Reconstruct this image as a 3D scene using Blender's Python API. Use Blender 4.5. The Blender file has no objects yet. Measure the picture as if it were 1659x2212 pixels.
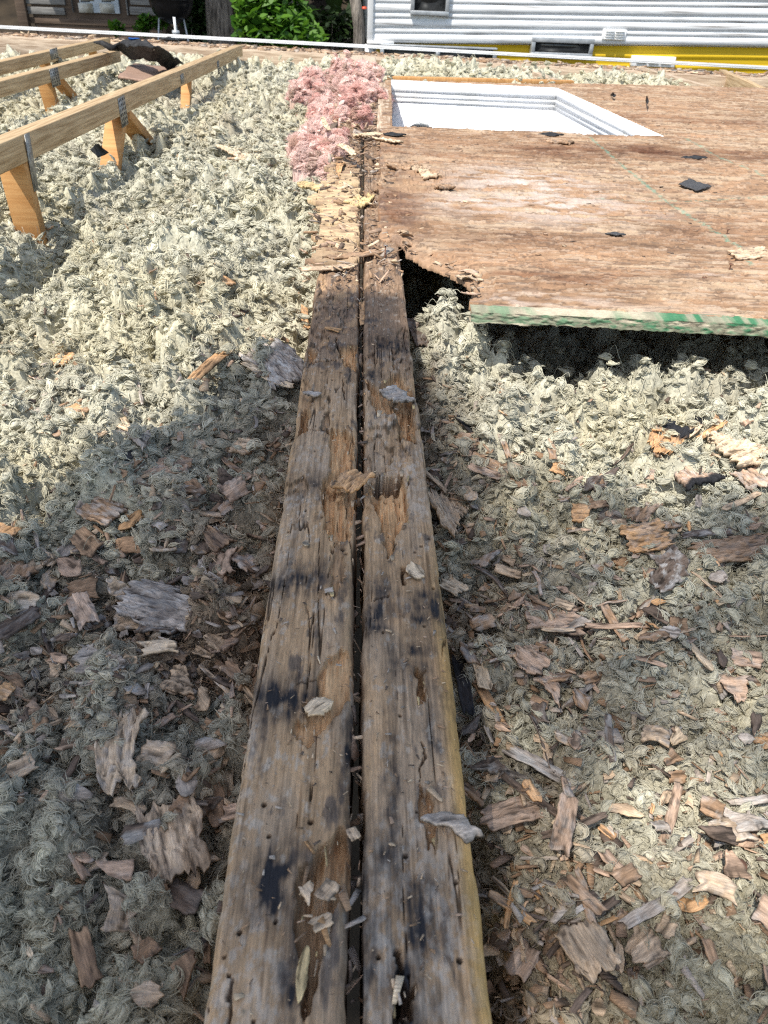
import bpy, math, random
import numpy as np
rad = math.radians
scn = bpy.context.scene
COL = scn.collection
rng = np.random.default_rng(7)
random.seed(7)

# ------------------------------------------------------------------ camera
W0, H0, F0, CZ = 1659., 2212., 1661., .55
def _cam():
    r = rad(2.5); d = np.array([(787-W0/2)/F0, -(-78-H0/2)/F0, -1.]); d /= np.linalg.norm(d)
    h = np.array([math.cos(r), -math.sin(r), 0]); up = np.cross(h, d); up /= np.linalg.norm(up)
    if up[1] < 0: up = -up
    return np.array([np.cross(d, up), d, up])
M = _cam(); CP = np.array([0, 0, CZ])
def ray(u, v): return M @ np.array([(u-W0/2)/F0, -(v-H0/2)/F0, -1.])
def at(u, v, z=0.): r = ray(u, v); return CP + r*((z-CZ)/r[2])       # where the sight line meets height z
def aty(u, v, y): r = ray(u, v); return CP + r*(y/r[1])              # ... or distance y
def depth(p): return -(M.T @ (np.asarray(p)-CP))[2]
cam = bpy.data.cameras.new("camera"); co = bpy.data.objects.new("camera", cam); COL.objects.link(co)
from mathutils import Matrix, Vector
mw = Matrix([list(M[0])+[0], list(M[1])+[0], list(M[2])+[CZ], [0, 0, 0, 1]])
co.matrix_world = mw
cam.sensor_fit = 'VERTICAL'; cam.sensor_height = 36; cam.lens = 36*F0/H0
cam.clip_start = .02; cam.clip_end = 300
cam.dof.use_dof = True; cam.dof.focus_distance = 1.15; cam.dof.aperture_fstop = 13
scn.camera = co

# ------------------------------------------------------------------ light
LD = np.array([.38, .45, -1.])                                      # direction the sunlight travels
world = bpy.data.worlds.new("World"); scn.world = world; world.use_nodes = True
nt = world.node_tree; bg = nt.nodes["Background"]
sky = nt.nodes.new("ShaderNodeTexSky"); sky.sky_type = 'NISHITA'; sky.sun_disc = False
sky.sun_elevation = math.atan2(1, math.hypot(LD[0], LD[1])); sky.sun_rotation = math.atan2(-LD[0], -LD[1])
wbm = nt.nodes.new('ShaderNodeMix'); wbm.data_type = 'RGBA'; wbm.blend_type = 'MULTIPLY'; wbm.inputs[0].default_value = 1; wbm.inputs[7].default_value = (1, .93, .82, 1); nt.links.new(sky.outputs[0], wbm.inputs[6]); nt.links.new(wbm.outputs[2], bg.inputs[0]); bg.inputs[1].default_value = .15   # the camera's white balance
sl = bpy.data.lights.new("sun", 'SUN'); sl.energy = 3.1; sl.angle = rad(.53); sl.color = (1, .955, .87)
so = bpy.data.objects.new("sun", sl); COL.objects.link(so); so.location = (-3, -4, 9)
so.rotation_euler = Vector(LD).to_track_quat('-Z', 'Y').to_euler()
vs = scn.view_settings; vs.view_transform = 'Standard'; vs.look = 'None'; vs.exposure = .80; vs.gamma = 1
try: scn.cycles.use_denoising = False; scn.cycles.filter_width = 1.15
except Exception: pass
try: scn.cycles_curves.shape = 'RIBBONS'
except Exception: pass

# ------------------------------------------------------------------ noise
def hsh(ix, iy, s):
    a = (ix.astype(np.int64)*374761393 + iy.astype(np.int64)*668265263 + s*974634777) & 0xffffffff
    a = ((a ^ (a >> 13))*1274126177) & 0xffffffff; a = ((a ^ (a >> 15))*2246822519) & 0xffffffff
    return ((a ^ (a >> 16)) & 0xffffff)/float(0x1000000)
def vn(x, y, s=0):
    ix = np.floor(x); iy = np.floor(y); fx = x-ix; fy = y-iy
    fx = fx*fx*fx*(fx*(fx*6-15)+10); fy = fy*fy*fy*(fy*(fy*6-15)+10)
    a = hsh(ix, iy, s); b = hsh(ix+1, iy, s); c = hsh(ix, iy+1, s); d = hsh(ix+1, iy+1, s)
    return 2*((a*(1-fx)+b*fx)*(1-fy)+(c*(1-fx)+d*fx)*fy)-1
def fbm(x, y, s=0, o=4, g=.5):
    t = 0; a = 1; n = 0
    for k in range(o): t = t+a*vn(x*2**k, y*2**k, s+k*17); n += a; a *= g
    return t/n
def sst(a, b, x): t = np.clip((x-a)/(b-a), 0, 1); return t*t*(3-2*t)
def nodules(x, y, c, s, asp=.55):
    gx = np.floor(x/c); gy = np.floor(y/c); best = np.full(x.shape, -.55); P = np.zeros(x.shape); Q = np.zeros(x.shape); I = np.zeros(x.shape)
    for i in (-1, 0, 1):
        for j in (-1, 0, 1):
            cx = gx+i; cy = gy+j; r3 = hsh(cx, cy, s+2); r4 = hsh(cx, cy, s+3)
            dx = x-(cx+.5+.9*(hsh(cx, cy, s)-.5))*c; dy = y-(cy+.5+.9*(hsh(cx, cy, s+1)-.5))*c
            ca = np.cos(r3*3.1416); sa = np.sin(r3*3.1416); p = dx*ca+dy*sa; q = dy*ca-dx*sa
            a = c*(.5+.5*r4); b = a*(asp+(1-asp)*hsh(cx, cy, s+4)); d2 = (p/a)**2+(q/b)**2
            h = np.where(d2 < 1, .7*hsh(cx, cy, s+5)-.45+np.sqrt(np.maximum(0, 1-d2)), -9)
            m = h > best; best = np.where(m, h, best); P = np.where(m, p/a, P); Q = np.where(m, q/b, Q); I = np.where(m, r3*.7+r4*.3, I)
    return best, P, Q, I
def inpoly(x, y, poly):
    r = np.zeros(x.shape, bool); n = len(poly)
    for i in range(n):
        x1, y1 = poly[i][:2]; x2, y2 = poly[i-1][:2]
        if y1 == y2: continue
        r ^= ((y1 > y) != (y2 > y)) & (x < (x2-x1)*(y-y1)/(y2-y1)+x1)
    return r
def distseg(x, y, a, b):
    ax, ay = a[:2]; bx, by = b[:2]; vx, vy = bx-ax, by-ay
    t = np.clip(((x-ax)*vx+(y-ay)*vy)/(vx*vx+vy*vy+1e-12), 0, 1); return np.hypot(x-ax-t*vx, y-ay-t*vy)
def distpoly(x, y, poly, closed=True):
    d = np.full(x.shape, 9.)
    for i in range(len(poly)-(0 if closed else 1)): d = np.minimum(d, distseg(x, y, poly[i], poly[(i+1) % len(poly)]))
    return d

# ------------------------------------------------------------------ mesh + object helpers
def mesh(name, V, Fc, mat=None, parent=None, col=None, smooth=False):
    V = np.asarray(V, float).reshape(-1, 3); me = bpy.data.meshes.new(name); me.vertices.add(len(V)); me.vertices.foreach_set('co', V.ravel())
    if isinstance(Fc, np.ndarray):
        n, k = Fc.shape; me.loops.add(n*k); me.loops.foreach_set('vertex_index', Fc.ravel().astype(np.int32)); me.polygons.add(n)
        me.polygons.foreach_set('loop_start', np.arange(0, n*k, k, dtype=np.int32)); me.polygons.foreach_set('loop_total', np.full(n, k, dtype=np.int32))
    else:
        L = [len(f) for f in Fc]; me.loops.add(sum(L)); me.loops.foreach_set('vertex_index', np.concatenate([np.asarray(f) for f in Fc]).astype(np.int32)); me.polygons.add(len(L))
        me.polygons.foreach_set('loop_start', np.concatenate([[0], np.cumsum(L)[:-1]]).astype(np.int32)); me.polygons.foreach_set('loop_total', np.array(L, dtype=np.int32))
    me.update(calc_edges=True)
    if smooth: me.polygons.foreach_set('use_smooth', np.ones(len(me.polygons), bool))
    if col is not None:
        ca = me.color_attributes.new('Col', 'FLOAT_COLOR', 'POINT'); c4 = np.ones((len(V), 4)); c4[:, :3] = np.clip(col, 0, 1); ca.data.foreach_set('color', c4.ravel())
    if mat: me.materials.append(mat)
    o = bpy.data.objects.new(name, me); COL.objects.link(o)
    if parent: o.parent = parent
    return o
def tag(o, label=None, cat=None, group=None, kind=None):
    if label: o['label'] = label
    if cat: o['category'] = cat
    if group: o['group'] = group
    if kind: o['kind'] = kind
    return o
def empty(name, loc, label, cat, group=None):
    o = bpy.data.objects.new(name, None); COL.objects.link(o); o.location = loc; o.empty_display_size = .05; return tag(o, label, cat, group)
def quads(nr, nc, off=0):
    i = np.arange((nr-1)*(nc-1)); r = i//(nc-1); c = i % (nc-1); a = r*nc+c+off
    return np.stack([a, a+1, a+nc+1, a+nc], 1)
def grid(name, X, Y, Z, mat, parent=None, col=None, mask=None, skirt=None, smooth=True, org=(0, 0, 0)):
    nr, nc = X.shape; Fq = quads(nr, nc); V = np.stack([X.ravel(), Y.ravel(), Z.ravel()], 1)-np.array(org); C = None if col is None else col.reshape(-1, 3)
    if mask is not None: Fq = Fq[mask.ravel()[Fq].all(1)]
    if skirt is not None:                                            # side walls along the open border
        E = np.concatenate([Fq[:, [0, 1]], Fq[:, [1, 2]], Fq[:, [2, 3]], Fq[:, [3, 0]]]); key = np.sort(E, 1); kk = key[:, 0].astype(np.int64)*len(V)+key[:, 1]
        u, idx, cnt = np.unique(kk, return_index=True, return_counts=True); B = E[idx[cnt == 1]]
        vb = np.unique(B); mp = np.full(len(V), -1); mp[vb] = len(V)+np.arange(len(vb)); low = V[vb].copy()
        low[:, 2] = skirt(low[:, 0], low[:, 1], low[:, 2]) if callable(skirt) else np.minimum(low[:, 2], skirt)
        V = np.concatenate([V, low]); Fq = np.concatenate([Fq, np.stack([B[:, 1], B[:, 0], mp[B[:, 0]], mp[B[:, 1]]], 1)])
        if C is not None: C = np.concatenate([C, C[vb]*.9])
    used = np.zeros(len(V), bool); used[Fq.ravel()] = True; re = np.cumsum(used)-1
    o = mesh(name, V[used], re[Fq].astype(np.int32), mat, parent, None if C is None else C[used], smooth); o.location = org
    return o
class MB:
    def __init__(s): s.V = []; s.F = []
    def add(s, V, F): n = len(s.V); s.V += [tuple(v) for v in V]; s.F += [tuple(i+n for i in f) for f in F]; return s
    def box(s, x0, x1, y0, y1, z0, z1):
        return s.add([(x0, y0, z0), (x1, y0, z0), (x1, y1, z0), (x0, y1, z0), (x0, y0, z1), (x1, y0, z1), (x1, y1, z1), (x0, y1, z1)],
                     [(0, 3, 2, 1), (4, 5, 6, 7), (0, 1, 5, 4), (1, 2, 6, 5), (2, 3, 7, 6), (3, 0, 4, 7)])
    def tube(s, pts, rs, n=12, cap=True):
        pts = [Vector(p) for p in pts]; base = len(s.V)
        for k, p in enumerate(pts):
            t = (pts[min(k+1, len(pts)-1)]-pts[max(k-1, 0)]).normalized(); a = t.orthogonal().normalized() if k == 0 else (a-t*a.dot(t)).normalized(); b = t.cross(a)
            for i in range(n): w = 6.28318*i/n; s.V.append(tuple(p+(a*math.cos(w)+b*math.sin(w))*rs[k]))
        for k in range(len(pts)-1):
            for i in range(n): j = (i+1) % n; s.F.append((base+k*n+i, base+k*n+j, base+(k+1)*n+j, base+(k+1)*n+i))
        if cap: s.F.append(tuple(base+i for i in reversed(range(n)))); s.F.append(tuple(base+(len(pts)-1)*n+i for i in range(n)))
        return s
    def lathe(s, prof, n=24, o=(0, 0, 0)):
        base = len(s.V)
        for r, z in prof:
            for i in range(n): w = 6.28318*i/n; s.V.append((o[0]+r*math.cos(w), o[1]+r*math.sin(w), o[2]+z))
        for k in range(len(prof)-1):
            for i in range(n): j = (i+1) % n; s.F.append((base+k*n+i, base+k*n+j, base+(k+1)*n+j, base+(k+1)*n+i))
        return s
    def build(s, name, mat, parent=None, bevel=0, smooth=False, col=None):
        o = mesh(name, s.V, s.F, mat, parent, col, smooth)
        if bevel: b = o.modifiers.new('b', 'BEVEL'); b.width = bevel; b.segments = 2; b.limit_method = 'ANGLE'
        return o

# ------------------------------------------------------------------ materials
def newmat(name, rough=.8, spec=.3):
    m = bpy.data.materials.new(name); m.use_nodes = True; b = m.node_tree.nodes['Principled BSDF']; b.inputs['Roughness'].default_value = rough; b.inputs['Specular IOR Level'].default_value = spec
    return m, m.node_tree, b
def N(nt, t, **k):
    n = nt.nodes.new(t)
    for a, v in k.items(): setattr(n, a, v)
    return n
def attr_mat(name, rough=.85, amp=.35, scale=(60, 60, 60), bump=.3, bdist=.002, speck=0, spec=.25, nscale=4):
    m, t, b = newmat(name, rough, spec); L = t.links.new
    a = N(t, 'ShaderNodeAttribute', attribute_name='Col'); tc = N(t, 'ShaderNodeTexCoord'); mp = N(t, 'ShaderNodeMapping'); mp.inputs['Scale'].default_value = scale
    L(tc.outputs['Object'], mp.inputs[0]); n = N(t, 'ShaderNodeTexNoise'); n.inputs['Scale'].default_value = nscale; n.inputs['Detail'].default_value = 5; n.inputs['Roughness'].default_value = .65; L(mp.outputs[0], n.inputs[0])
    mr = N(t, 'ShaderNodeMapRange'); mr.inputs[1].default_value = .3; mr.inputs[2].default_value = .7; mr.inputs[3].default_value = 1-amp; mr.inputs[4].default_value = 1+amp; L(n.outputs[0], mr.inputs[0])
    mx = N(t, 'ShaderNodeMix', data_type='RGBA', blend_type='MULTIPLY'); mx.inputs[0].default_value = 1; L(a.outputs['Color'], mx.inputs[6]); L(mr.outputs[0], mx.inputs[7]); out = mx.outputs[2]
    if speck:
        n2 = N(t, 'ShaderNodeTexNoise'); n2.inputs['Scale'].default_value = speck; n2.inputs['Detail'].default_value = 1; L(tc.outputs['Object'], n2.inputs[0])
        m2 = N(t, 'ShaderNodeMapRange'); m2.inputs[1].default_value = .68; m2.inputs[2].default_value = .74; m2.inputs[3].default_value = 1; m2.inputs[4].default_value = .25; L(n2.outputs[0], m2.inputs[0])
        x2 = N(t, 'ShaderNodeMix', data_type='RGBA', blend_type='MULTIPLY'); x2.inputs[0].default_value = 1; L(out, x2.inputs[6]); L(m2.outputs[0], x2.inputs[7]); out = x2.outputs[2]
    L(out, b.inputs['Base Color'])
    if bump:
        bp = N(t, 'ShaderNodeBump'); bp.inputs['Strength'].default_value = bump; bp.inputs['Distance'].default_value = bdist; L(n.outputs[0], bp.inputs['Height']); L(bp.outputs[0], b.inputs['Normal'])
    return m
def noise_mat(name, c1, c2, scale=(1, 1, 1), ns=6, rough=.8, bump=.2, bdist=.003, spec=.3, detail=6, lo=.35, hi=.65, metal=0):
    m, t, b = newmat(name, rough, spec); L = t.links.new; tc = N(t, 'ShaderNodeTexCoord'); mp = N(t, 'ShaderNodeMapping'); mp.inputs['Scale'].default_value = scale; L(tc.outputs['Object'], mp.inputs[0])
    n = N(t, 'ShaderNodeTexNoise'); n.inputs['Scale'].default_value = ns; n.inputs['Detail'].default_value = detail; n.inputs['Roughness'].default_value = .6; L(mp.outputs[0], n.inputs[0])
    cr = N(t, 'ShaderNodeValToRGB'); cr.color_ramp.elements[0].position = lo; cr.color_ramp.elements[1].position = hi; cr.color_ramp.elements[0].color = (*c1, 1); cr.color_ramp.elements[1].color = (*c2, 1)
    L(n.outputs[0], cr.inputs[0]); L(cr.outputs[0], b.inputs['Base Color']); b.inputs['Metallic'].default_value = metal
    if bump: bp = N(t, 'ShaderNodeBump'); bp.inputs['Strength'].default_value = bump; bp.inputs['Distance'].default_value = bdist; L(n.outputs[0], bp.inputs['Height']); L(bp.outputs[0], b.inputs['Normal'])
    return m
MT = dict(
    wool=attr_mat('mineral_wool', .95, .32, (1, 1, 1), .55, .004, 420, .05, 130),
    fibre=attr_mat('wool_fibre', .9, .1, (1, 1, 1), 0, spec=.1),
    beam=attr_mat('rotten_wood', .85, .28, (90, 7, 60), .45, .0015, 0, .2, 6),
    ply=attr_mat('weathered_ply', .85, .22, (22, 80, 60), .5, .002, 0, .2, 5),
    chip=attr_mat('chip_wood', .85, .45, (18, 160, 60), .5, .0012, 0, .2, 5),
    pink=attr_mat('pink_wool', .95, .15, (1, 1, 1), .5, .006, 0, .05, 60),
    lumber=noise_mat('pine_lumber', (.34, .225, .12), (.62, .46, .28), (22, .9, 22), 5, .75, .3, .002),
    web=noise_mat('pine_web', (.46, .22, .075), (.60, .34, .14), (14, 14, 1.2), 5, .7, .15, .001),
    oldlum=noise_mat('old_lumber', (.30, .21, .14), (.62, .5, .38), (18, 1.2, 18), 5, .85, .4, .002),
    plate=noise_mat('galvanised', (.16, .16, .155), (.36, .36, .34), (1, 1, 1), 60, .45, .1, .001, .5, metal=.5),
    hole=noise_mat('plate_hole', (.02, .018, .015), (.05, .04, .03), ns=30, bump=0),
    white=noise_mat('white_paint', (.68, .67, .64), (.86, .86, .86), ns=7, lo=.3, hi=.48, rough=.5, bump=.05),
    drywall=noise_mat('drywall', (.84, .85, .87), (.9, .9, .91), ns=38, rough=.9, bump=.5, bdist=.006),
    tar=noise_mat('tar_paper', (.012, .012, .013), (.05, .05, .052), ns=40, rough=.75, bump=.5, bdist=.003),
    shingle=noise_mat('shingle', (.03, .03, .032), (.11, .11, .115), ns=300, rough=.9, bump=.6, bdist=.002),
    rust=noise_mat('rust', (.10, .045, .025), (.27, .14, .09), ns=200, rough=.8),
    steel=noise_mat('nail_head', (.3, .29, .28), (.55, .55, .55), ns=200, rough=.4, metal=.7),
    siding=None, yellow=noise_mat('yellow_metal', (.62, .40, .012), (.72, .48, .02), (.3, 3, 3), 4, .5, .03),
    alu=noise_mat('aluminium', (.3, .32, .34), (.5, .52, .54), ns=8, rough=.4, bump=.05, metal=.3),
    glass=noise_mat('dark_pane', (.012, .013, .014), (.05, .05, .05), ns=3, rough=.12, bump=0, spec=.6),
    grey=noise_mat('grey_boards', (.13, .125, .12), (.30, .29, .275), (.8, 6, 12), 4, .9, .4, .01),
    brownb=noise_mat('brown_boards', (.085, .06, .045), (.16, .115, .085), (.6, 6, 8), 4, .9, .3, .01),
    ink=noise_mat('ink', (.03, .03, .03), (.05, .05, .05), ns=5, bump=0),
    cream=noise_mat('dirty_cream', (.34, .30, .22), (.62, .62, .58), ns=6, rough=.7),
    bark=noise_mat('bark', (.07, .06, .05), (.30, .26, .22), (7, 7, 1.2), 3, .95, 1, .05),
    black=noise_mat('black_enamel', (.010, .010, .011), (.018, .018, .02), ns=5, rough=.22, bump=0, spec=.5),
    soil=noise_mat('forest_soil', (.02, .016, .012), (.06, .045, .03), ns=2, rough=1, bump=.6, bdist=.05),  # woodland shade on the hill is put into this dark colour
    blue=noise_mat('blue_plastic', (.01, .08, .35), (.02, .14, .5), ns=20, rough=.4),
    yellowed=noise_mat('film', (.5, .5, .48), (.7, .7, .68), ns=30, rough=.3),
)
def siding_mat():
    m = noise_mat('white_siding', (.60, .61, .62), (.80, .81, .82), (.5, 1, 5), 5, .45, .03, lo=.28, hi=.5); t = m.node_tree; b = t.nodes['Principled BSDF']; L = t.links.new
    src = b.inputs['Base Color'].links[0].from_socket; tc = N(t, 'ShaderNodeTexCoord'); mp = N(t, 'ShaderNodeMapping'); mp.inputs['Scale'].default_value = (.35, 1, 9); L(tc.outputs['Object'], mp.inputs[0])
    n = N(t, 'ShaderNodeTexNoise'); n.inputs['Scale'].default_value = 3; n.inputs['Detail'].default_value = 7; L(mp.outputs[0], n.inputs[0])
    mr = N(t, 'ShaderNodeMapRange'); mr.inputs[1].default_value = .56; mr.inputs[2].default_value = .74; L(n.outputs[0], mr.inputs[0])
    mx = N(t, 'ShaderNodeMix', data_type='RGBA'); mx.inputs[7].default_value = (.22, .2, .18, 1); ml = N(t, 'ShaderNodeMath', operation='MULTIPLY'); ml.inputs[1].default_value = .95; L(mr.outputs[0], ml.inputs[0]); L(ml.outputs[0], mx.inputs[0]); L(src, mx.inputs[6]); L(mx.outputs[2], b.inputs['Base Color'])
    return m
MT['siding'] = siding_mat()
def leaf_mat(name, c1, c2, tr=.35):
    m = bpy.data.materials.new(name); m.use_nodes = True; t = m.node_tree; b = t.nodes['Principled BSDF']; L = t.links.new
    g = N(t, 'ShaderNodeNewGeometry'); cr = N(t, 'ShaderNodeValToRGB'); cr.color_ramp.elements[0].color = (*c1, 1); cr.color_ramp.elements[1].color = (*c2, 1); L(g.outputs['Random Per Island'], cr.inputs[0]); L(cr.outputs[0], b.inputs['Base Color']); b.inputs['Roughness'].default_value = .5
    tl = N(t, 'ShaderNodeBsdfTranslucent'); L(cr.outputs[0], tl.inputs[0]); mx = N(t, 'ShaderNodeMixShader'); mx.inputs[0].default_value = tr; L(b.outputs[0], mx.inputs[1]); L(tl.outputs[0], mx.inputs[2]); L(mx.outputs[0], t.nodes['Material Output'].inputs[0]); return m
MT['leaf'] = leaf_mat('maple_leaf', (.035, .11, .012), (.12, .26, .02)); MT['dleaf'] = leaf_mat('shaded_leaf', (.012, .03, .008), (.035, .07, .015), .2)  # second leaf colour is darkened to carry the shade under the woods' canopy
def leaves(C, size, seed, up=.6):
    r = np.random.default_rng(seed); n = len(C); s = size*(.6+.7*r.random(n)); nv = r.normal(size=(n, 3)); nv[:, 2] = np.abs(nv[:, 2])+up; nv /= np.linalg.norm(nv, axis=1)[:, None]
    a = np.cross(nv, r.normal(size=(n, 3))); a /= np.linalg.norm(a, axis=1)[:, None]; b = np.cross(nv, a); o = [(1, 0), (.35, .38), (-.25, .5), (-.75, 0), (-.25, -.5), (.35, -.38)]
    V = np.stack([C+a*(s*x)[:, None]+b*(s*y)[:, None]+nv*(s*(.12 if abs(y) > .1 else -.05))[:, None] for x, y in o], 1).reshape(-1, 3)
    return V, np.arange(n*6).reshape(n, 6)

# ------------------------------------------------------------------ lie of the land: mineral wool
G = lambda pts, z=0.: [tuple(at(u, v, z)[:2]) for u, v in pts]
BX = (-.0905, -.0005, .0115, .0945)                                   # beam edges in x
HOLE = [tuple(at(848, 270, .02)[:2]), tuple(at(1440, 293, .02)[:2]), tuple(at(1205, 187, .02)[:2]), tuple(at(845, 170, .02)[:2])]
def eave(x): return 6.60-.165*x                                        # where the rim board stands
def wool_base(x, y):
    lf = -.085-.035*sst(-.45, -.8, x)+.034*fbm(x/.42, y/.42, 3, 3)+.034*fbm(x/.19, y/.19, 8, 3)-.05*np.exp(-np.abs(x+.095)/.045)-.02*sst(.9, .3, y)
    lf = lf+.03*np.exp(-((x+.62)/.18)**2-((y-1.9)/.35)**2)-.07*np.exp(-((x+.78)/.10)**2-((y-1.62)/.14)**2)-.05*np.exp(-((x+.46)/.07)**2-((y-1.36)/.07)**2)+.03*np.exp(-((x+.62)/.12)**2-((y-2.9)/.5)**2)-.10*np.exp(-((x+.83)/.07)**2-((y-2.05)/.22)**2)-.09*np.exp(-((x+.85)/.06)**2-((y-3.15)/.4)**2)-.07*np.exp(-((x+.62)/.06)**2-((y-1.72)/.06)**2)
    rt = -.135+.022*fbm(x/.35, y/.35, 5, 3)+.022*fbm(x/.13, y/.13, 9, 3)-.045*np.exp(-np.abs(x-.1)/.05)
    rt = rt-.085*sst(1.47, 1.66, y)*sst(.24, .3, x)-.16*sst(1.64, 1.76, y)*sst(.28, .23, x)-.05*sst(1.35, 1.62, y)*(1-.8*np.exp(-((x-.2)/.08)**2))+.125*np.exp(-((x-.175)/.075)**2-((y-1.53)/.11)**2)-.03*np.exp(-((y-1.42)/.07)**2)*sst(.25, .35, x)
    b = np.where(x < 0, lf, rt); far = sst(4.6, 5.3, y)*np.where(x > .1, 1, .35); b = b*(1-far)+(np.where(x > .1, np.where(x < 2.05, -.035, -.10), -.055)+.03*fbm(x/.4, y/.4, 12, 2))*far
    b = b-.05*np.exp(-((x-1.35)/.16)**2)*far*(x > .1)
    inb = sst(.012, 0, np.maximum(BX[0]-x, x-BX[3])); return b*(1-inb)+(-.2)*inb
def wool_full(x, y):
    wx = x+.006*vn(x/.03, y/.03, 21)+.0025*vn(x/.011, y/.011, 23); wy = y+.006*vn(x/.03, y/.03, 22)+.0025*vn(x/.011, y/.011, 24)
    n1, p1, q1, i1 = nodules(wx, wy, .052, 31); n2, p2, q2, i2 = nodules(wx, wy, .023, 47, .45); n3, _, _, _ = nodules(wx, wy, .0105, 63, .4)
    rough = .55+.6*sst(-.3, .5, fbm(x/.3, y/.3, 77, 2))
    th = i1*6.28+i2*3; ca, sa = np.cos(th), np.sin(th); st = vn((wx*ca+wy*sa)/.022, (wy*ca-wx*sa)/.0028, 91)
    n0 = 2.4*np.abs(fbm(wx/.085, wy/.085, 27, 2))-.55; z = wool_base(x, y)+.044*n0*(.4+.8*rough)-.014+rough*(.012*n1+.0095*n2+.005*n3)+.0018*st-.012
    return z, n1, n2, i1, i2, st
def wz(x, y): x = np.atleast_1d(np.asarray(x, float)); y = np.atleast_1d(np.asarray(y, float)); return wool_full(x, y)[0]
def dust(x, y):                                                       # brown rot dust sifted into the wool
    d = 1.0*np.exp(-np.abs(x+.10)/.11)*sst(2.0, .7, y)*(.4+.6*sst(.35, .5, y))+.75*np.exp(-np.abs(x-.12)/.10)*sst(1.5, 1.2, y)
    d = d+.8*np.exp(-((x+.28)/.2)**2-((y-.66)/.2)**2)+.13*sst(.12, .2, x)*sst(1.05, .85, y)+.5*np.exp(-((x-.15)/.05)**2-((y-1.3)/.15)**2)+.35*np.exp(-((x+.55)/.25)**2-((y-3.9)/.35)**2)+.5*np.exp(-((x+.95)/.3)**2-((y-4.9)/.4)**2)
    return np.clip(d*(.55+.75*fbm(x/.07, y/.07, 55, 3))+.12*sst(.1, .6, fbm(x/.18, y/.18, 58, 3)), 0, .9)
def wool_col(x, y, n1, n2, i1, i2, st):
    c = np.array([.515, .492, .388])[None]*(1+.22*(i2-.5)+.16*(i1-.5)+.10*st)[:, None]
    wm = sst(-.2, .6, fbm(x/.25, y/.25, 66, 2))[:, None]; c = c*(1-wm*.5)+c*np.array([1.06, 1.0, .86])[None]*wm*.5
    d = dust(x, y)[:, None]; return c*(1-d)+np.array([.26, .185, .125])[None]*(1+.5*st)[:, None]*d
ys = [.02]
while ys[-1] < 6.75: d = math.hypot(ys[-1], .62); ys.append(ys[-1]+min(max(d*d/470, .0012), .0085))
ys = np.array(ys); o_ = 1+np.cumsum(np.linspace(.003, .034, 70)); cs = np.concatenate([-o_[::-1], np.linspace(-1, 1, 860), o_]); NC = len(cs)
YY = np.repeat(ys[:, None], NC, 1); XX = cs[None]*((.24+.47*ys)*1.2)[:, None]
zz, n1, n2, i1, i2, st = wool_full(XX.ravel(), YY.ravel())
wc = wool_col(XX.ravel(), YY.ravel(), n1, n2, i1, i2, st)
mk = (YY < eave(XX)) & ~(inpoly(XX, YY, HOLE) | (distpoly(XX, YY, HOLE) < .03)) & ~((XX > BX[0]+.02) & (XX < BX[3]-.02) & (YY < 5.4))
wool = grid('mineral_wool_insulation', XX, YY, zz.reshape(XX.shape), MT['wool'], col=wc, mask=mk)
tag(wool, 'loose grey green mineral wool filling the roof on both sides of the rotten beams', 'insulation', kind='stuff')

def curves(name, P, Rr, mat, parent, col):
    n, k, _ = P.shape; hc = bpy.data.hair_curves.new(name); hc.add_curves([k]*n); hc.attributes['position'].data.foreach_set('vector', P.astype(np.float32).ravel())
    ra = hc.attributes.get('radius') or hc.attributes.new('radius', 'FLOAT', 'POINT'); ra.data.foreach_set('value', Rr.astype(np.float32).ravel())
    ca = hc.attributes.new('Col', 'FLOAT_COLOR', 'CURVE'); c4 = np.ones((n, 4), np.float32); c4[:, :3] = np.clip(col, 0, 1); ca.data.foreach_set('color', c4.ravel())
    hc.materials.append(mat); o = bpy.data.objects.new(name, hc); COL.objects.link(o); o.parent = parent; o['kind'] = 'stuff'; return o
def tufts(n, seed, ymax):
    r = np.random.default_rng(seed); k = int(n*2.0)
    # more strands where one stands near them
    y = .03+(np.exp(r.random(k)*math.log((ymax+.55)/.58))*.58-.55); x = (r.random(k)*2-1)*(.24+.47*y)*1.15
    keep = ~((x > BX[0]-.004) & (x < BX[3]+.004)) & ~(inpoly(x, y, HOLE) | (distpoly(x, y, HOLE) < .05)) & (y < eave(x)-.03) & ~((x > .25) & (y > 1.9) & (y < 5)) & ~((x > .09) & (y > 2.2) & (y < 5))
    x, y = x[keep][:n], y[keep][:n]; z, n1, n2, i1, i2, st = wool_full(x, y); n = len(x)
    d = np.hypot(y, .6); th = i1*6.28+i2*3+r.normal(size=n)*.55+1.57*(r.random(n) < .25); L = (.007+.013*r.random(n)**1.5)*np.clip(.6+.35*d, .8, 1.9)
    cv = r.normal(size=n)*1.5; lift = (.15+.8*r.random(n)**1.6+.7*(r.random(n) < .15))*L; K = 6; P = np.zeros((n, K, 3)); px, py = x.copy(), y.copy()
    for i in range(K):
        t = i/(K-1); P[:, i, 0] = px; P[:, i, 1] = py; P[:, i, 2] = 0; a = th+cv*t; px = px+np.cos(a)*L/(K-1); py = py+np.sin(a)*L/(K-1)
    zz = wool_full(P[:, :, 0].ravel(), P[:, :, 1].ravel())[0].reshape(n, K); zz = .45*zz+.55*z[:, None]; tt = np.linspace(0, 1, K)[None]
    P[:, :, 2] = zz+lift[:, None]*np.sin(tt*2.4)*(.5+.5*tt)
    rad_ = (.00030+.00035*r.random(n))[:, None]*np.clip(d, .6, 4)[:, None]*(1-.55*tt**2); c = wool_col(x, y, n1, n2, i1, i2, st)*(.76+.5*r.random(n))[:, None]
    return P, rad_, c
import bmesh
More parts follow.
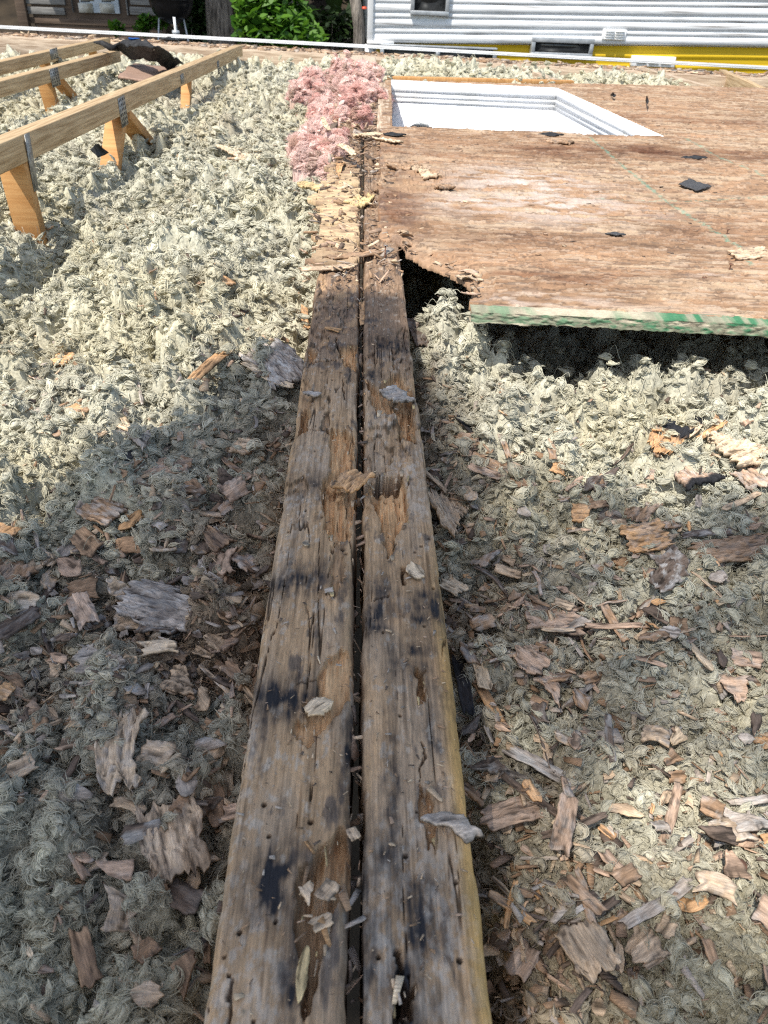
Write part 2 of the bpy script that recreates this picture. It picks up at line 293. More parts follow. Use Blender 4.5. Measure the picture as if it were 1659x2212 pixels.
_b = bmesh.new(); bmesh.ops.create_icosphere(_b, subdivisions=2, radius=1); IV = np.array([v.co[:] for v in _b.verts]); IF = np.array([[v.index for v in f.verts] for f in _b.faces]); _b.free()
def scatter(r, n, ymax):
    k = int(n*2.4); y = .03+(np.exp(r.random(k)*math.log((ymax+.55)/.58))*.58-.55); x = (r.random(k)*2-1); x = np.sign(x)*np.where(np.abs(x) < .86, np.abs(x)/.86, 1+(np.abs(x)-.86)/.14*1.1)*(.24+.47*y)*1.12
    keep = ~((x > BX[0]-.008) & (x < BX[3]+.008)) & ~(inpoly(x, y, HOLE) | (distpoly(x, y, HOLE) < .06)) & (y < eave(x)-.03) & ~((x > .25) & (y > 1.9) & (y < 5)) & ~((x > .09) & (y > 2.2) & (y < 5)); return x[keep][:n], y[keep][:n]
def nodule_cloud(names, r, x, y, z, a, d, c, yaw, parent, mat, S=17, fuzz=2.0, thick=.00026, core=1.):  # curled nodules, each combed along its own bend
    n = len(x); b = a*r.uniform(.26, .55, n); cc_ = b*r.uniform(.7, 1., n); k = r.normal(size=n)*1.05; k = np.where(np.abs(k) < .1, .1, k); pit = r.normal(size=n)*.42; zc = z+.05*cc_+.2*a*np.abs(pit)+a*r.uniform(-.2, 1.5, n)
    def place(lx, ly, lz):
        q = k[:, None]*lx/a[:, None]; X = np.sin(q)*(a/k)[:, None]-ly*np.sin(q); Yl = (1-np.cos(q))*(a/k)[:, None]+ly*np.cos(q); cp, sp, cy, sy = [f(t)[:, None] for t in (pit, yaw) for f in (np.cos, np.sin)]
        X2 = X*cp-lz*sp; Z2_ = X*sp+lz*cp; return np.stack([x[:, None]+X2*cy-Yl*sy, y[:, None]+X2*sy+Yl*cy, zc[:, None]+Z2_], -1)
    m = len(IV); rr = 1+.75*(r.random((n, m))-.5); tw_ = (1-.8*np.abs(IV[:, 0])**1.4)[None]; V = place(core*IV[None, :, 0]*a[:, None]*rr, core*IV[None, :, 1]*b[:, None]*rr*tw_, core*IV[None, :, 2]*cc_[:, None]*rr*tw_).reshape(-1, 3)
    Fs = (np.arange(n)[:, None, None]*m+IF[None]).reshape(-1, 3); cv_ = np.repeat(c, m, 0)*(.93+.14*r.random(n*m))[:, None]; o = mesh(names[0], V, Fs.astype(np.int32), mat, parent, cv_, True); o['kind'] = 'stuff'
    K = 6; ph = r.random((n, S))*3.6-.23; t0 = r.uniform(-1.25, .3, (n, S)); t1 = t0+r.uniform(.7, 1.6, (n, S)); tk = np.linspace(0, 1, K); tt = t0[..., None]*(1-tk)+t1[..., None]*tk
    env = np.sqrt(np.clip(1-tt**2, .03, 1))*(1-.3*np.abs(tt)**1.5)*r.uniform(.95, 1.+.3*fuzz, (n, S))[..., None]+.25*fuzz*np.clip(np.abs(tt)-.7, 0, 1)*r.normal(size=(n, S))[..., None]
    ph = ph[..., None]+1.4*(tk-.5)*r.normal(size=(n, S))[..., None]; A = a[:, None, None]; lx = (tt*A).reshape(n, -1); ly = (np.cos(ph)*b[:, None, None]*env).reshape(n, -1); lz = (np.sin(ph)*cc_[:, None, None]*env).reshape(n, -1); P = place(lx, ly, lz).reshape(n*S, K, 3)
    Rr = np.repeat((thick+.00026*r.random(n))*np.clip(d, .6, 4), S)[:, None]*(1-.6*(2*tk-1)**2)[None]; curves(names[1], P, Rr, MT['fibre'], parent, np.repeat(c, S, 0)*(.76+.5*r.random(n*S))[:, None])
def wool_lumps(n, seed, ymax, base=.0095):
    r = np.random.default_rng(seed); x, y = scatter(r, n, ymax); n = len(x); z, n1, n2, i1, i2, st = wool_full(x, y); d = np.hypot(y, .6)
    a = base*(.6+1.3*r.random(n)**1.8)*np.clip(.55+.42*d, .75, 1.9); a = np.minimum(a, .0105+.011*sst(.75, 1.5, d)+.012*np.clip(d-1.5, 0, 1)); yaw = i1*6.28+r.normal(size=n)*1.2; c = wool_col(x, y, n1, n2, i1, i2, st)*(.80+.40*r.random(n))[:, None]
    nodule_cloud(('wool_nodules', 'nodule_fibres'), r, x, y, z, a, d, c, yaw, wool, MT['wool'])
wool_lumps(31000, 301, 6.5, .0080); wool_lumps(15500, 304, 6.5, .0068); wool_lumps(2000, 302, 5.5, .0125); wool_lumps(9000, 303, 4.5, .0040)
P, R_, c_ = tufts(120000, 5, 6.5)
curves('wool_fibres', P, R_, MT['fibre'], wool, c_)
r = np.random.default_rng(99)                                         # long loose wisps
P, R_, c_ = tufts(9000, 17, 5.5); cen = P[:, :1]; P = cen+(P-cen)*2.3; R_ = R_*.6
curves('wool_wisps', P, R_, MT['fibre'], wool, c_)

# ------------------------------------------------------------------ the two rotten beams
Z2 = lambda pts: [tuple(at(493.8+x*.3638, 658.4+y*.3638)[:2]) for x, y in pts]   # outlines read off two enlargements
Z5 = lambda pts: [tuple(at(411.5+x*.4134, 1371.6+y*.4134)[:2]) for x, y in pts]
GOUGE = [  # polygon, depth, freshness
    (Z2([(660, 245), (760, 232), (765, 375), (700, 365), (650, 305)]), .012, 1), (Z2([(465, 230), (532, 265), (520, 322), (465, 345)]), .016, .8),
    (Z2([(435, 580), (482, 600), (487, 742), (405, 765)]), .018, .7), (Z2([(580, 738), (690, 735), (750, 790), (738, 960), (800, 1000), (800, 1090), (745, 1230), (722, 1400), (590, 1390), (560, 1300), (552, 1050), (600, 985), (600, 800)]), .013, 1),
    (Z2([(560, 1035), (640, 1040), (650, 1110), (570, 1120)]), .02, .5), (Z2([(615, 1400), (685, 1400), (695, 1620), (640, 1760), (600, 1700)]), .003, .35),
    (Z5([(690, 130), (790, 70), (840, 70), (833, 330), (740, 440), (640, 590), (580, 600), (535, 480), (600, 430), (590, 360), (670, 290)]), .007, .85),
    (Z5([(560, 1250), (640, 1150), (720, 1080), (760, 980), (840, 1000), (840, 1300), (740, 1450), (700, 1600), (640, 1850), (600, 2060), (560, 1700), (530, 1500)]), .016, .55),
    (Z2([(820, 430), (880, 490), (1000, 400), (1085, 470), (1125, 835), (1015, 795), (990, 640), (880, 640), (830, 545)]), .014, .75), (Z2([(1010, 540), (1090, 470), (1125, 830), (1030, 790)]), .022, .6),
    (Z2([(815, 1065), (900, 1040), (1020, 1012), (1065, 1060), (1075, 1290), (1010, 1335), (985, 1490), (940, 1510), (900, 1300), (845, 1110)]), .012, 1), (Z2([(835, 1035), (1040, 1010), (1030, 1085), (880, 1090)]), .024, .25),
    (Z5([(1175, 160), (1225, 180), (1232, 350), (1190, 360)]), .012, .6), (Z5([(1200, 740), (1285, 860), (1285, 1090), (1230, 1090), (1200, 900)]), .008, .7), (Z5([(1060, 1850), (1180, 1850), (1180, 2040), (1060, 2040)]), .02, .1)]
DARK = [  # centre, radii (in metres across / along), strength
    (Z5([(490, 340)])[0], .022, .018, .95), (Z5([(450, 1310)])[0], .018, .024, .95), (Z5([(822, 640)])[0], .005, .055, .85), (Z5([(1050, 820)])[0], .0045, .06, .75), (Z5([(1150, 120)])[0], .018, .02, .7),
    (Z2([(400, 1640)])[0], .02, .016, .8), (Z2([(880, 1830)])[0], .016, .02, .85), (Z2([(1210, 1790)])[0], .016, .022, .9), (Z2([(950, 230)])[0], .03, .03, .75), (Z5([(1130, 1930)])[0], .010, .02, 1), (Z2([(930, 1650)])[0], .01, .03, .4),
    (Z5([(520, 1950)])[0], .006, .03, .9), (Z2([(1115, 1865)])[0], .006, .005, 1), (Z2([(880, 1895)])[0], .006, .004, 1), (Z5([(1190, 1570)])[0], .006, .014, .9), (Z2([(520, 1580)])[0], .015, .012, .5), (Z5([(960, 1180)])[0], .012, .02, .5),
    (Z2([(860, 420)])[0], .012, .02, .7), (Z2([(700, 1650)])[0], .02, .02, .35), (Z2([(500, 1070)])[0], .02, .02, .55), (Z5([(1300, 380)])[0], .012, .03, .4), (Z5([(1200, 1400)])[0], .014, .025, .6), (Z5([(900, 1500)])[0], .008, .05, .7)]
PALE = [(Z2([(440, 1150)])[0], .03, .014, .8), (Z2([(470, 930)])[0], .03, .03, .5), (Z2([(1050, 960)])[0], .025, .035, .65), (Z5([(300, 500)])[0], .008, .025, .6), (Z5([(1180, 1330)])[0], .03, .05, .65), (Z5([(300, 1750)])[0], .035, .06, .6), (Z5([(970, 1650)])[0], .016, .05, .75),
        (Z2([(330, 1500)])[0], .012, .08, .45), (Z2([(1130, 1180)])[0], .012, .05, .5), (Z2([(940, 1770)])[0], .018, .02, .45), (Z5([(260, 1000)])[0], .01, .06, .6), (Z5([(1250, 1800)])[0], .03, .06, .45), (Z2([(940, 690)])[0], .014, .02, .6), (Z2([(1000, 300)])[0], .02, .03, .4)]
CRACK = [(Z2([(455, 350), (530, 335), (640, 326)]), .0015, .02), (Z2([(415, 740), (500, 738), (590, 748)]), .001, .01), (Z2([(1030, 1560), (1040, 1660)]), .0015, .012), (Z2([(860, 1750), (950, 1725)]), .0012, .008), (Z2([(680, 440), (690, 560)]), .0008, .006),
         (Z5([(1210, 560), (1215, 760)]), .0008, .005), (Z5([(1095, 1650), (1098, 1900)]), .0014, .01), (Z5([(220, 1800), (225, 2040)]), .001, .006), (Z5([(570, 250), (680, 230)]), .0006, .004), (Z2([(975, 260), (985, 380)]), .001, .006), (Z2([(640, 190), (660, 300)]), .0016, .012)]
def beam(name, x0, x1, label, seed):
    yy = [.0]
    while yy[-1] < 6.52: d = math.hypot(yy[-1], .55); yy.append(yy[-1]+min(max(d*d/420, .0012), .012))
    yy = np.array(yy); nx = 104; t = np.linspace(0, 1, nx); X = np.repeat((x0+t*(x1-x0))[None], len(yy), 0); Y = np.repeat(yy[:, None], nx, 1)
    ed = (.0045*fbm(Y/.045, Y*0+seed+np.where(t < .5, 0, 9)[None], 5, 5, .6)-.001)*sst(2.6, .3, np.abs(Y-1)); X = X+ed*np.where(t < .5, 1, -1)[None]*np.abs(2*t-1)[None]**6
    xw = X+.006*fbm(X/.010, Y/.02, 41, 4, .6); yw = Y+.011*fbm(X/.006, Y/.03, 43, 4, .6)
    Z = .0009*fbm(X/.0016, Y/.09, 11, 3)+.0012*fbm(X/.006, Y/.012, 12, 4, .6)+.0009*fbm(X/.02, Y/.05, 13, 3); e = np.minimum(X-x0, x1-X); Z = Z-.005*np.exp(-e/.0025)-.006*np.exp(-e/.004)*sst(.0, .5, fbm(X/.02, Y/.06, 15+seed, 3))
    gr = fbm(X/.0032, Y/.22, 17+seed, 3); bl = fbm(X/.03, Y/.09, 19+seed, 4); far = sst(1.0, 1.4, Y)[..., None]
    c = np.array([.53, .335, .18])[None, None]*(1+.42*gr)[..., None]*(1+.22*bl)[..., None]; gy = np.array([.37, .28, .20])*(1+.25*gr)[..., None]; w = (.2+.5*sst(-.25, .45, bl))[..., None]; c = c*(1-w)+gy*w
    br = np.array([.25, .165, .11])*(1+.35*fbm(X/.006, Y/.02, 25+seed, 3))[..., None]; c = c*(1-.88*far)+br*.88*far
    mo = (.72*sst(.16, .5, fbm(X/.014, Y/.04, 91+seed, 5, .6)))[..., None]; c = c*(1-mo)+np.array([.085, .075, .072])*mo; fl_ = (.6*sst(.25, .55, fbm(X/.007, Y/.014, 92+seed, 4, .65)))[..., None]; c = c*(1-fl_)+np.array([.54, .46, .37])*fl_
    dk = (.55*sst(.2, .55, fbm(X/.004, Y/.12, 93+seed, 3)))[..., None]; c = c*(1-dk)+c*np.array([.35, .32, .3])*dk
    if x1 > .05: yl = (sst(.078, .090, X)*sst(.75, .45, Y))[..., None]; c = c*(1-yl)+np.array([.52, .33, .13])*(1+.25*gr)[..., None]*yl
    for (p, rx, ry, s) in PALE:
        k = .85*s*np.exp(-((xw-p[0])/rx)**2-((yw-p[1])/ry)**2)*sst(-.15, .3, fbm(X/.006, Y/.009, 29, 4, .65)); k = np.clip(k, 0, .9); c = c*(1-k[..., None])+np.array([.60, .53, .45])*k[..., None]
    for (p, rx, ry, s) in DARK:
        k = 1.1*s*np.exp(-(((xw-p[0])/rx/1.5)**2+((yw-p[1])/ry/1.5)**2)**.9)*(.8+.8*fbm(X/.004, Y/.03, 33, 4, .6)+.5*fbm(X/.012, Y/.012, 34, 3)); k = k*1.15; c = c*(1-np.clip(k, 0, 1)[..., None])+np.array([.028, .027, .030])*np.clip(k, 0, 1)[..., None]
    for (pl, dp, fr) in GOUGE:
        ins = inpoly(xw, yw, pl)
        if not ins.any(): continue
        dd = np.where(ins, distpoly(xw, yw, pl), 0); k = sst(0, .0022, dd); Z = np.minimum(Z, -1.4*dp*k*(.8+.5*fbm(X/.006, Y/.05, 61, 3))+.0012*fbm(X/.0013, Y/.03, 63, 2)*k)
        fc = np.array([.70, .43, .22])*(1+.25*fbm(X/.002, Y/.08, 67, 3))[..., None]; fc = fc*(1-.25*sst(.1, .6, fbm(X/.012, Y/.03, 69, 3)))[..., None]; kk = (sst(.0, .0012, dd)*fr)[..., None]; rm = (.6*sst(.0045, .001, dd)*ins)[..., None]; fc = fc*(1-rm)+fc*.35*rm; c = c*(1-kk)+fc*kk  # rm paints the shade of the step wall along the gouge rim
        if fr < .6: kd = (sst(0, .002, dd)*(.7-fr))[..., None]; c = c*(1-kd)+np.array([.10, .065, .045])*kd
    ck = np.abs(fbm(X/.016, Y/.42, 97+seed, 3)); kc = sst(.022, .006, ck)*sst(-.1, .25, fbm(X/.03, Y/.15, 98+seed, 2)); Z = Z-.0035*kc; c = c*(1-.75*kc[..., None])
    rh = np.random.default_rng(60+seed)
    for _ in range(26):
        hx, hy, hr = rh.uniform(x0+.006, x1-.006), .2+1.3*rh.random()**1.3, rh.uniform(.0011, .0024); kh = sst(hr*1.3, hr*.7, np.hypot(X-hx, Y-hy)); Z = Z-.004*kh; c = c*(1-.85*kh[..., None])
    pf = fbm(xw/.045, yw/.13, 95+seed, 3); rg = sst(.72, .85, Y)*sst(1.75, 1.55, Y); Z = Z-.0055*sst(-.02, .01, pf)*rg-.004*sst(.26, .28, pf)*rg; kl = (np.maximum(sst(.03, .008, np.abs(pf)), sst(.03, .008, np.abs(pf-.27)))*rg*.8)[..., None]; c = c*(1-kl)+c*.2*kl; kb = (sst(.0, .02, pf)*sst(.02, .3, fbm(X/.02, Y/.05, 96+seed, 3))*rg*.6)[..., None]; c = c*(1-kb)+np.array([.56, .36, .2])*kb
    for (pl, wd, dp) in CRACK:
        dd = distpoly(xw, Y+.002*fbm(X/.004, Y/.004, 71, 2), pl, False); k = sst(wd*1.6, wd*.3, dd); Z = Z-dp*k; c = c*(1-.7*k[..., None])
    wl = sst(1.48, 1.62, Y)*sst(6.2, 5.6, Y); Z = Z+wl*(.006*fbm(X/.012, Y/.012, 81, 3)+.004*fbm(X/.03, Y/.008, 83, 3)-.002)
    if x0 < -.05: fy = (sst(1.72, 1.8, Y)*sst(2.5, 2.4, Y)*sst(-.35, .0, fbm(X/.05, Y/.012, 85, 3)))[..., None]; c = c*(1-fy)+np.array([.50, .37, .22])*(1+.3*fbm(X/.03, Y/.003, 87, 3))[..., None]*fy
    fp = sst(5.5, 5.7, Y)[..., None]; c = c*(1-fp)+np.array([.5, .42, .32])*(1+.2*gr)[..., None]*fp
    return tag(grid(name, X, Y, Z, MT['beam'], col=c, skirt=-.14), label, 'beam')
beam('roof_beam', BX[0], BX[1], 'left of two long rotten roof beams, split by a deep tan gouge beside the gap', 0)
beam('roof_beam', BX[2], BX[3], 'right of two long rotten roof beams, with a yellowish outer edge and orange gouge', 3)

# ------------------------------------------------------------------ plywood deck with its broken corner and the roof opening
BRK = G([(812, 512), (825, 519), (845, 524), (865, 527), (874, 540), (874, 552), (890, 555), (909, 569), (930, 579), (950, 584), (968, 594), (985, 601), (1003, 613), (1028, 634), (1010, 652), (1018, 671)], .0)
PL = BRK+[tuple(at(1659, 707, .0)[:2]), (1.4, 1.41), (3.5, 1.38), (3.5, 5.48)]+G([(1659, 190), (1240, 180), (1205, 182), (860, 174), (832, 172)], .015)+[(.075, 3.4), (.06, 2.6), (.045, 1.95)]
xs = np.concatenate([np.arange(.03, 1.0, .0023), 1.0+np.cumsum(np.linspace(.0024, .010, 400))]); xs = xs[xs < 3.5]
yp = [1.38]
while yp[-1] < 5.55: d = math.hypot(yp[-1], .55); yp.append(yp[-1]+min(max(d*d/640, .0026), .010))
yp = np.array(yp); X = np.repeat(xs[None], len(yp), 0); Y = np.repeat(yp[:, None], len(xs), 1)
xw = X+.010*fbm(X/.03, Y/.012, 101, 3); yw = Y+.007*fbm(X/.02, Y/.008, 102, 3); ins = inpoly(xw, yw, PL) & ~inpoly(X, Y, HOLE)
db = distpoly(xw, yw, BRK[:15], False); stp = .016*fbm(X/.03, Y/.012, 103, 4); q = db+stp
Z = .0155-.0055*(q < .045)-.0065*(q < .022)-.004*(q < .008)+.003*fbm(X/.25, Y/.2, 104, 2)-.007*np.exp(-np.hypot(X-.3, Y-1.45)/.1)
gx = X+.03*fbm(X/.15, Y/.06, 127, 3); gy = Y+.03*X+.028*fbm(X/.28, Y/.12, 105, 4); s1 = fbm(gx/.11, gy/.0042, 106, 4, .6); s2 = fbm(gx/.35, gy/.03, 107, 4); s3 = fbm(gx/.05, gy/.011, 108, 4, .65)
flake = sst(.12, .18, s3)*.0026-sst(.28, .32, fbm(gx/.06, gy/.02, 109, 4, .6))*.003+sst(.05, .1, fbm(gx/.16, gy/.035, 128, 5, .62))*.0022
Z = Z+.0007*s1+flake
pp = at(900, 385, .015); rot = sst(.24, .05, np.hypot((X-pp[0])/.9, (Y-pp[1])/1.2)+.10*fbm(X/.12, Y/.06, 110, 4)); rs = np.round(4*fbm(gx/.08, gy/.045, 111, 4))/4; Z = Z+rot*(.022*rs-.004)
s5 = fbm(gx/.09, gy/.025, 126, 4, .6)+.9*fbm(X/.35, Y/.22, 129, 3); c = np.array([.335, .205, .122])*(1+.10*s1+.34*s5+.15*fbm(X/.05, Y/.02, 131, 4, .6))[..., None]; k = sst(-.1, .45, .8*s2+.35*s3+.7*fbm(X/.16, Y/.08, 132, 4))[..., None]; c = c*(1-.75*k)+np.array([.51, .38, .255])*(1+.16*s1)[..., None]*.75*k
k = sst(.18, .45, fbm(gx/.22, gy/.02, 112, 5, .6))[..., None]; c = c*(1-.4*k)+np.array([.21, .125, .085])*.4*k
k = (sst(.16, .3, s3)*.5)[..., None]; c = c*(1-k)+np.array([.50, .38, .28])*k; k = (sst(.22, .3, fbm(gx/.035, gy/.0065, 133, 4, .6))*.55)[..., None]; c = c*(1-k)+np.array([.10, .065, .048])*k
for (u, v, rx, ry, s) in ((1130, 395, .22, .20, 1.), (1230, 450, .22, .16, .9), (1010, 440, .16, .12, .6), (1480, 690, .3, .05, .5), (1560, 600, .06, .02, .8), (1100, 650, .2, .05, .5)):
    p = at(u, v, .015); k = (s*np.exp(-((X-p[0])/rx)**2-((Y-p[1])/ry)**2)*sst(-.3, .3, fbm(X/.07, Y/.025, 113, 4)))[..., None]; c = c*(1-k)+np.array([.56, .48, .42])*k
for (u, v, rx, ry, s) in ((1500, 260, .6, .12, .5), (1300, 330, .5, .15, .45), (900, 330, .25, .12, .35), (1560, 500, .25, .12, .3), (1050, 520, .22, .06, .5), (1450, 330, .5, .10, .6), (1250, 600, .3, .05, .5), (850, 450, .08, .3, .6)):
    p = at(u, v, .015); k = (s*np.exp(-((X-p[0])/rx)**2-((Y-p[1])/ry)**2))[..., None]; k = k*(.6+.8*sst(-.2, .4, fbm(X/.12, Y/.05, 130, 4)))[..., None]; k = np.clip(k*1.5, 0, 1); c = c*(1-k)+c*np.array([.55, .45, .42])*k
k = (rot*sst(.02, .0, np.abs(4*fbm(gx/.08, gy/.045, 111, 4)-np.floor(4*fbm(gx/.08, gy/.045, 111, 4))-.5)-.02)*.8)[..., None]; c = c*(1-k)+c*.3*k; k = (rot*sst(-.1, .5, fbm(X/.12, Y/.08, 114, 4)))[..., None]; c = c*(1-.8*k)+np.array([.42, .27, .165])*.8*k
for pts, wd, s in ((G([(1275, 298), (1350, 365), (1450, 443), (1610, 545), (1620, 575)], .015), .006, .5), (G([(1480, 300), (1560, 345), (1659, 385)], .015), .008, .4), (G([(1255, 428), (1480, 436), (1659, 428)], .015), .005, .35)):
    k = (s*sst(wd*1.7, wd*.4, distpoly(X, Y, pts, False))*sst(-.35, .1, fbm(X/.02, Y/.006, 115, 3)))[..., None]; c = c*(1-k)+np.array([.10, .33, .25])*k
k = (sst(.045, .012, q)*(db < .1))[..., None]; c = c*(1-.7*k)+np.array([.40, .26, .165])*(1+.4*fbm(X/.03, Y/.01, 117, 4))[..., None]*.7*k
k = sst(.16, 0, X-.05)[..., None]*sst(.0, .4, fbm(X/.03, Y/.05, 118, 3))[..., None]; c = c*(1-.5*k)+np.array([.14, .10, .085])*.5*k
deck = grid('plywood_sheet', X, Y, Z, MT['ply'], col=c, mask=ins, skirt=-.008)
tag(deck, 'large weathered brown plywood roof sheet with broken corner, green chalk lines and a skylight hole', 'plywood')
# the sawn front edge of the sheet, green paint on splintered plies
ea = np.array([at(1012, 670, .0)[0], at(1012, 684, .0)[1]]); eb = np.array([at(1659, 707, .0)[0], at(1659, 711, .0)[1]])
n1_, n2_ = 900, 20; tt = np.linspace(0, 3.6, n1_)[None]; hh = np.linspace(0, 1, n2_)[:, None]; dr = (eb-ea)/np.linalg.norm(eb-ea)
EX = ea[0]+dr[0]*tt+0*hh; EZ = .014-.023*hh+.0008*fbm(tt/.05+0*hh, hh*0+3., 120, 3)-.004*sst(.15, .6, tt)*hh-.005*hh**3*(.4+fbm(tt/.014+0*hh, hh*0+7., 125, 4, .65)); lay = .65*fbm(tt/.02+0*hh, hh*2.+1.2*fbm(tt/.05, 0*tt, 3, 3), 121, 4, .6)+.6*fbm(tt/.013+0*hh, hh*5, 119, 3)
EY = ea[1]+dr[1]*tt-.008-.0018*lay-.010*(1-hh)**2*-1*0+.003*fbm(tt/.012+0*hh, hh*4, 122, 3)
EY[0] += .03; EZ[0] += .002; EY[-1] += .004; cE = np.array([.33, .32, .23])[None, None]*(1+.6*lay)[..., None]; gk = sst(-.25, .2, lay+.25*fbm(tt/.2+0*hh, hh*0+1., 123, 3))*(.45+.6*np.exp(-((tt-.45)/.35)**2))*sst(1.05, .5, np.abs(hh*1.1-.3)); cE = cE*(1-gk[..., None])+np.array([.07, .20, .105])*gk[..., None]
pk = sst(.2, .45, fbm(tt/.10+0*hh, hh*3, 124, 3))[..., None]*.7; cE = cE*(1-pk)+np.array([.6, .5, .38])*pk; EB = np.stack([EX[-1:], EY[-1:]+.03, EZ[-1:]]); EX = np.concatenate([EX, EB[0]]); EY = np.concatenate([EY, EB[1]]); EZ = np.concatenate([EZ, EB[2]]); cE = np.concatenate([cE, cE[-1:]*.5])
tag(grid('splintered_edge', EX, EY, EZ, MT['ply'], deck, col=cE, smooth=False), 'green painted splintered front edge')
E_LATE = lambda: [veneer(i) for i in range(16)]
def veneer(i):
    r = np.random.default_rng(500+i); k = r.integers(1, 14); t = r.random(); b = np.array(BRK[k])*(1-t)+np.array(BRK[k+1])*t; n = np.array([.35, .75])*r.uniform(.004, .05); L = r.uniform(.02, .06); W = L*r.uniform(.15, .5); V, Fs, c = chip_geo(L, W, .002, str(r.choice(['rect', 'tri', 'point'])), str(r.choice(['brown', 'tan', 'pink', 'brown'])), .12, .2, .3, r)
    o = mesh('torn_veneer', V, Fs.astype(np.int32), MT['chip'], deck, c); o.location = (b[0]+n[0], b[1]+n[1], r.uniform(.004, .02)); o.rotation_euler = (r.normal()*.3, r.normal()*.25, r.normal()*.5-.5)
def nail(u, v, h, tilt, parent=None, name='nail', z=.017, rust=True):
    p = at(u, v, z); t = Vector((tilt[0], tilt[1], 1)).normalized(); b = MB(); q0 = Vector(p)-t*.01; q1 = Vector(p)+t*h
    b.tube([q0, q1], [.0016, .0016], 8); o = b.build(name, MT['rust'], parent); hd = MB().tube([q1-t*.0004, q1+t*.001], [.0052, .0048], 14).build('head', MT['rust'] if rust else MT['steel'], o); return o
nail(1569, 508, .014, (.1, .1), deck); nail(1575, 583, .013, (.05, -.1), deck); nail(1522, 600, .001, (0, 0), deck)
tag(nail(831, 558, .028, (.05, .25), None, 'nail', .002, False), 'bent upright nail with shiny round head standing in the right beam', 'nail')
tag(nail(1576, 1888, .02, (.25, -.1), None, 'nail', -.12), 'rusty nail sticking up from pale wool near the lower right edge', 'nail')

# ------------------------------------------------------------------ skylight well
lt = lambda a, b, t: (a[0]+(b[0]-a[0])*t, a[1]+(b[1]-a[1])*t)
well = empty('skylight_well', (*lt(HOLE[0], HOLE[2], .5), 0), 'white plastered skylight shaft with stepped moulding sunk in the plywood roof', 'skylight')
wo = np.array(well.location)
def wallq(name, a, b, z0, z1, th, mat, parent, inward=0.):
    d = np.array(b)-np.array(a); L = np.hypot(*d); d /= L; nn = np.array([d[1], -d[0]]); mb = MB()
    P = [np.array(a)-nn*inward, np.array(b)-nn*inward, np.array(b)+nn*(th), np.array(a)+nn*(th)]
    mb.add([(*p, z0) for p in P]+[(*p, z1) for p in P], [(0, 3, 2, 1), (4, 5, 6, 7), (0, 1, 5, 4), (1, 2, 6, 5), (2, 3, 7, 6), (3, 0, 4, 7)]); mb.V = [tuple(np.array(v)-wo) for v in mb.V]
    return mb.build(name, mat, parent)
for i in range(4):
    a, b = HOLE[i], HOLE[(i+1) % 4]
    w = wallq('shaft_wall', a, b, -1.7, (.013 if i in (1, 2) else -.004) if i != 0 else -.012, .022, MT['drywall'], well)
    if i in (1, 2):
        a2, b2 = (a, b)
        wallq('moulding', a2, b2, -.046, -.012, 0.0, MT['white'], w, .003); wallq('moulding', a2, b2, -.074, -.047, 0.0, MT['white'], w, .005 if i == 1 else .0015); wallq('moulding', a2, b2, -.098, -.075, 0.0, MT['white'], w, .002)
fl = mesh('film_scrap', [tuple(at(*q)) for q in ((885, 273, -.02), (905, 262, .0), (925, 268, .01), (930, 276, -.02))], [(0, 1, 2, 3)], MT['yellowed']); fl.modifiers.new('s', 'SOLIDIFY').thickness = .002
tag(fl, 'translucent scrap of film in the near left corner of the skylight', 'plastic scrap')
def bar(name, p0, p1, w, h, mat, parent=None, bev=.002, off=(0, 0, 0), up=None):
    """timber from p0 to p1 (centre of its top face), w wide and h deep, its own axis along local Y"""
    p0 = Vector(p0)-Vector(off); p1 = Vector(p1)-Vector(off); d = p1-p0; L = d.length; o = MB().box(-w/2, w/2, 0, L, -h, 0).build(name, mat, parent, bev)
    y = d.normalized(); u = Vector(up) if up is not None else Vector((0, 0, 1)); x = y.cross(u).normalized(); z = x.cross(y); o.matrix_local = Matrix([[x.x, y.x, z.x, p0.x], [x.y, y.y, z.y, p0.y], [x.z, y.z, z.z, p0.z], [0, 0, 0, 1]]); return o
b1, b2 = at(838, 172, .0)+np.array([0, .06, .012]), at(1245, 183, .0)+np.array([0, .10, .012])
tag(bar('wooden_batten', b1, b2, .05, .025, MT['web']), 'orange brown strip of wood along the far side of the skylight', 'batten')
b1, b2 = at(829, 276, .016), at(829, 176, .016)
bt = bar('wooden_batten', b1, b2, .055, .03, MT['oldlum']); tag(bt, 'flaking whitish strip of wood along the left side of the skylight', 'batten')

# ------------------------------------------------------------------ rim board, drip edge, far joists
xa, xb = -4.6, 4.6
rim = empty('rim_board', (0, eave(0), -.02), 'long weathered timber rim board closing the roof at the far eave', 'board'); ro = rim.location
bar('board', (xa, eave(xa)+.02, -.012), (xb, eave(xb)+.02, -.012), .038, .14, MT['oldlum'], rim, off=ro)
bar('top_strip', (xa, eave(xa)+.17, -.008), (xb, eave(xb)+.17, -.008), .26, .02, MT['oldlum'], rim, off=ro)
drip = empty('drip_edge', (0, eave(0)+.32, 0), 'long white metal drip edge running along the far eave', 'drip edge'); do = drip.location
ev = lambda x, k: (x, eave(x)+k, 0)
e0, e1 = at(28, 60, .0), at(1659, 147, .0); dd = (e1-e0); e0 = e0-.02*dd; e1 = e1+.3*dd
bar('flange', e0+(0, .03, -.002), e1+(0, .03, -.002), .07, .010, MT['white'], drip, bev=0, off=do); bar('lip', e0+(0, .0, .006), e1+(0, .0, .006), .02, .008, noise_mat('bright_white_metal', (.5, .5, .5), (.68, .68, .68), ns=6, rough=.35, bump=0), drip, bev=0, off=do, up=(0, -1, .75))
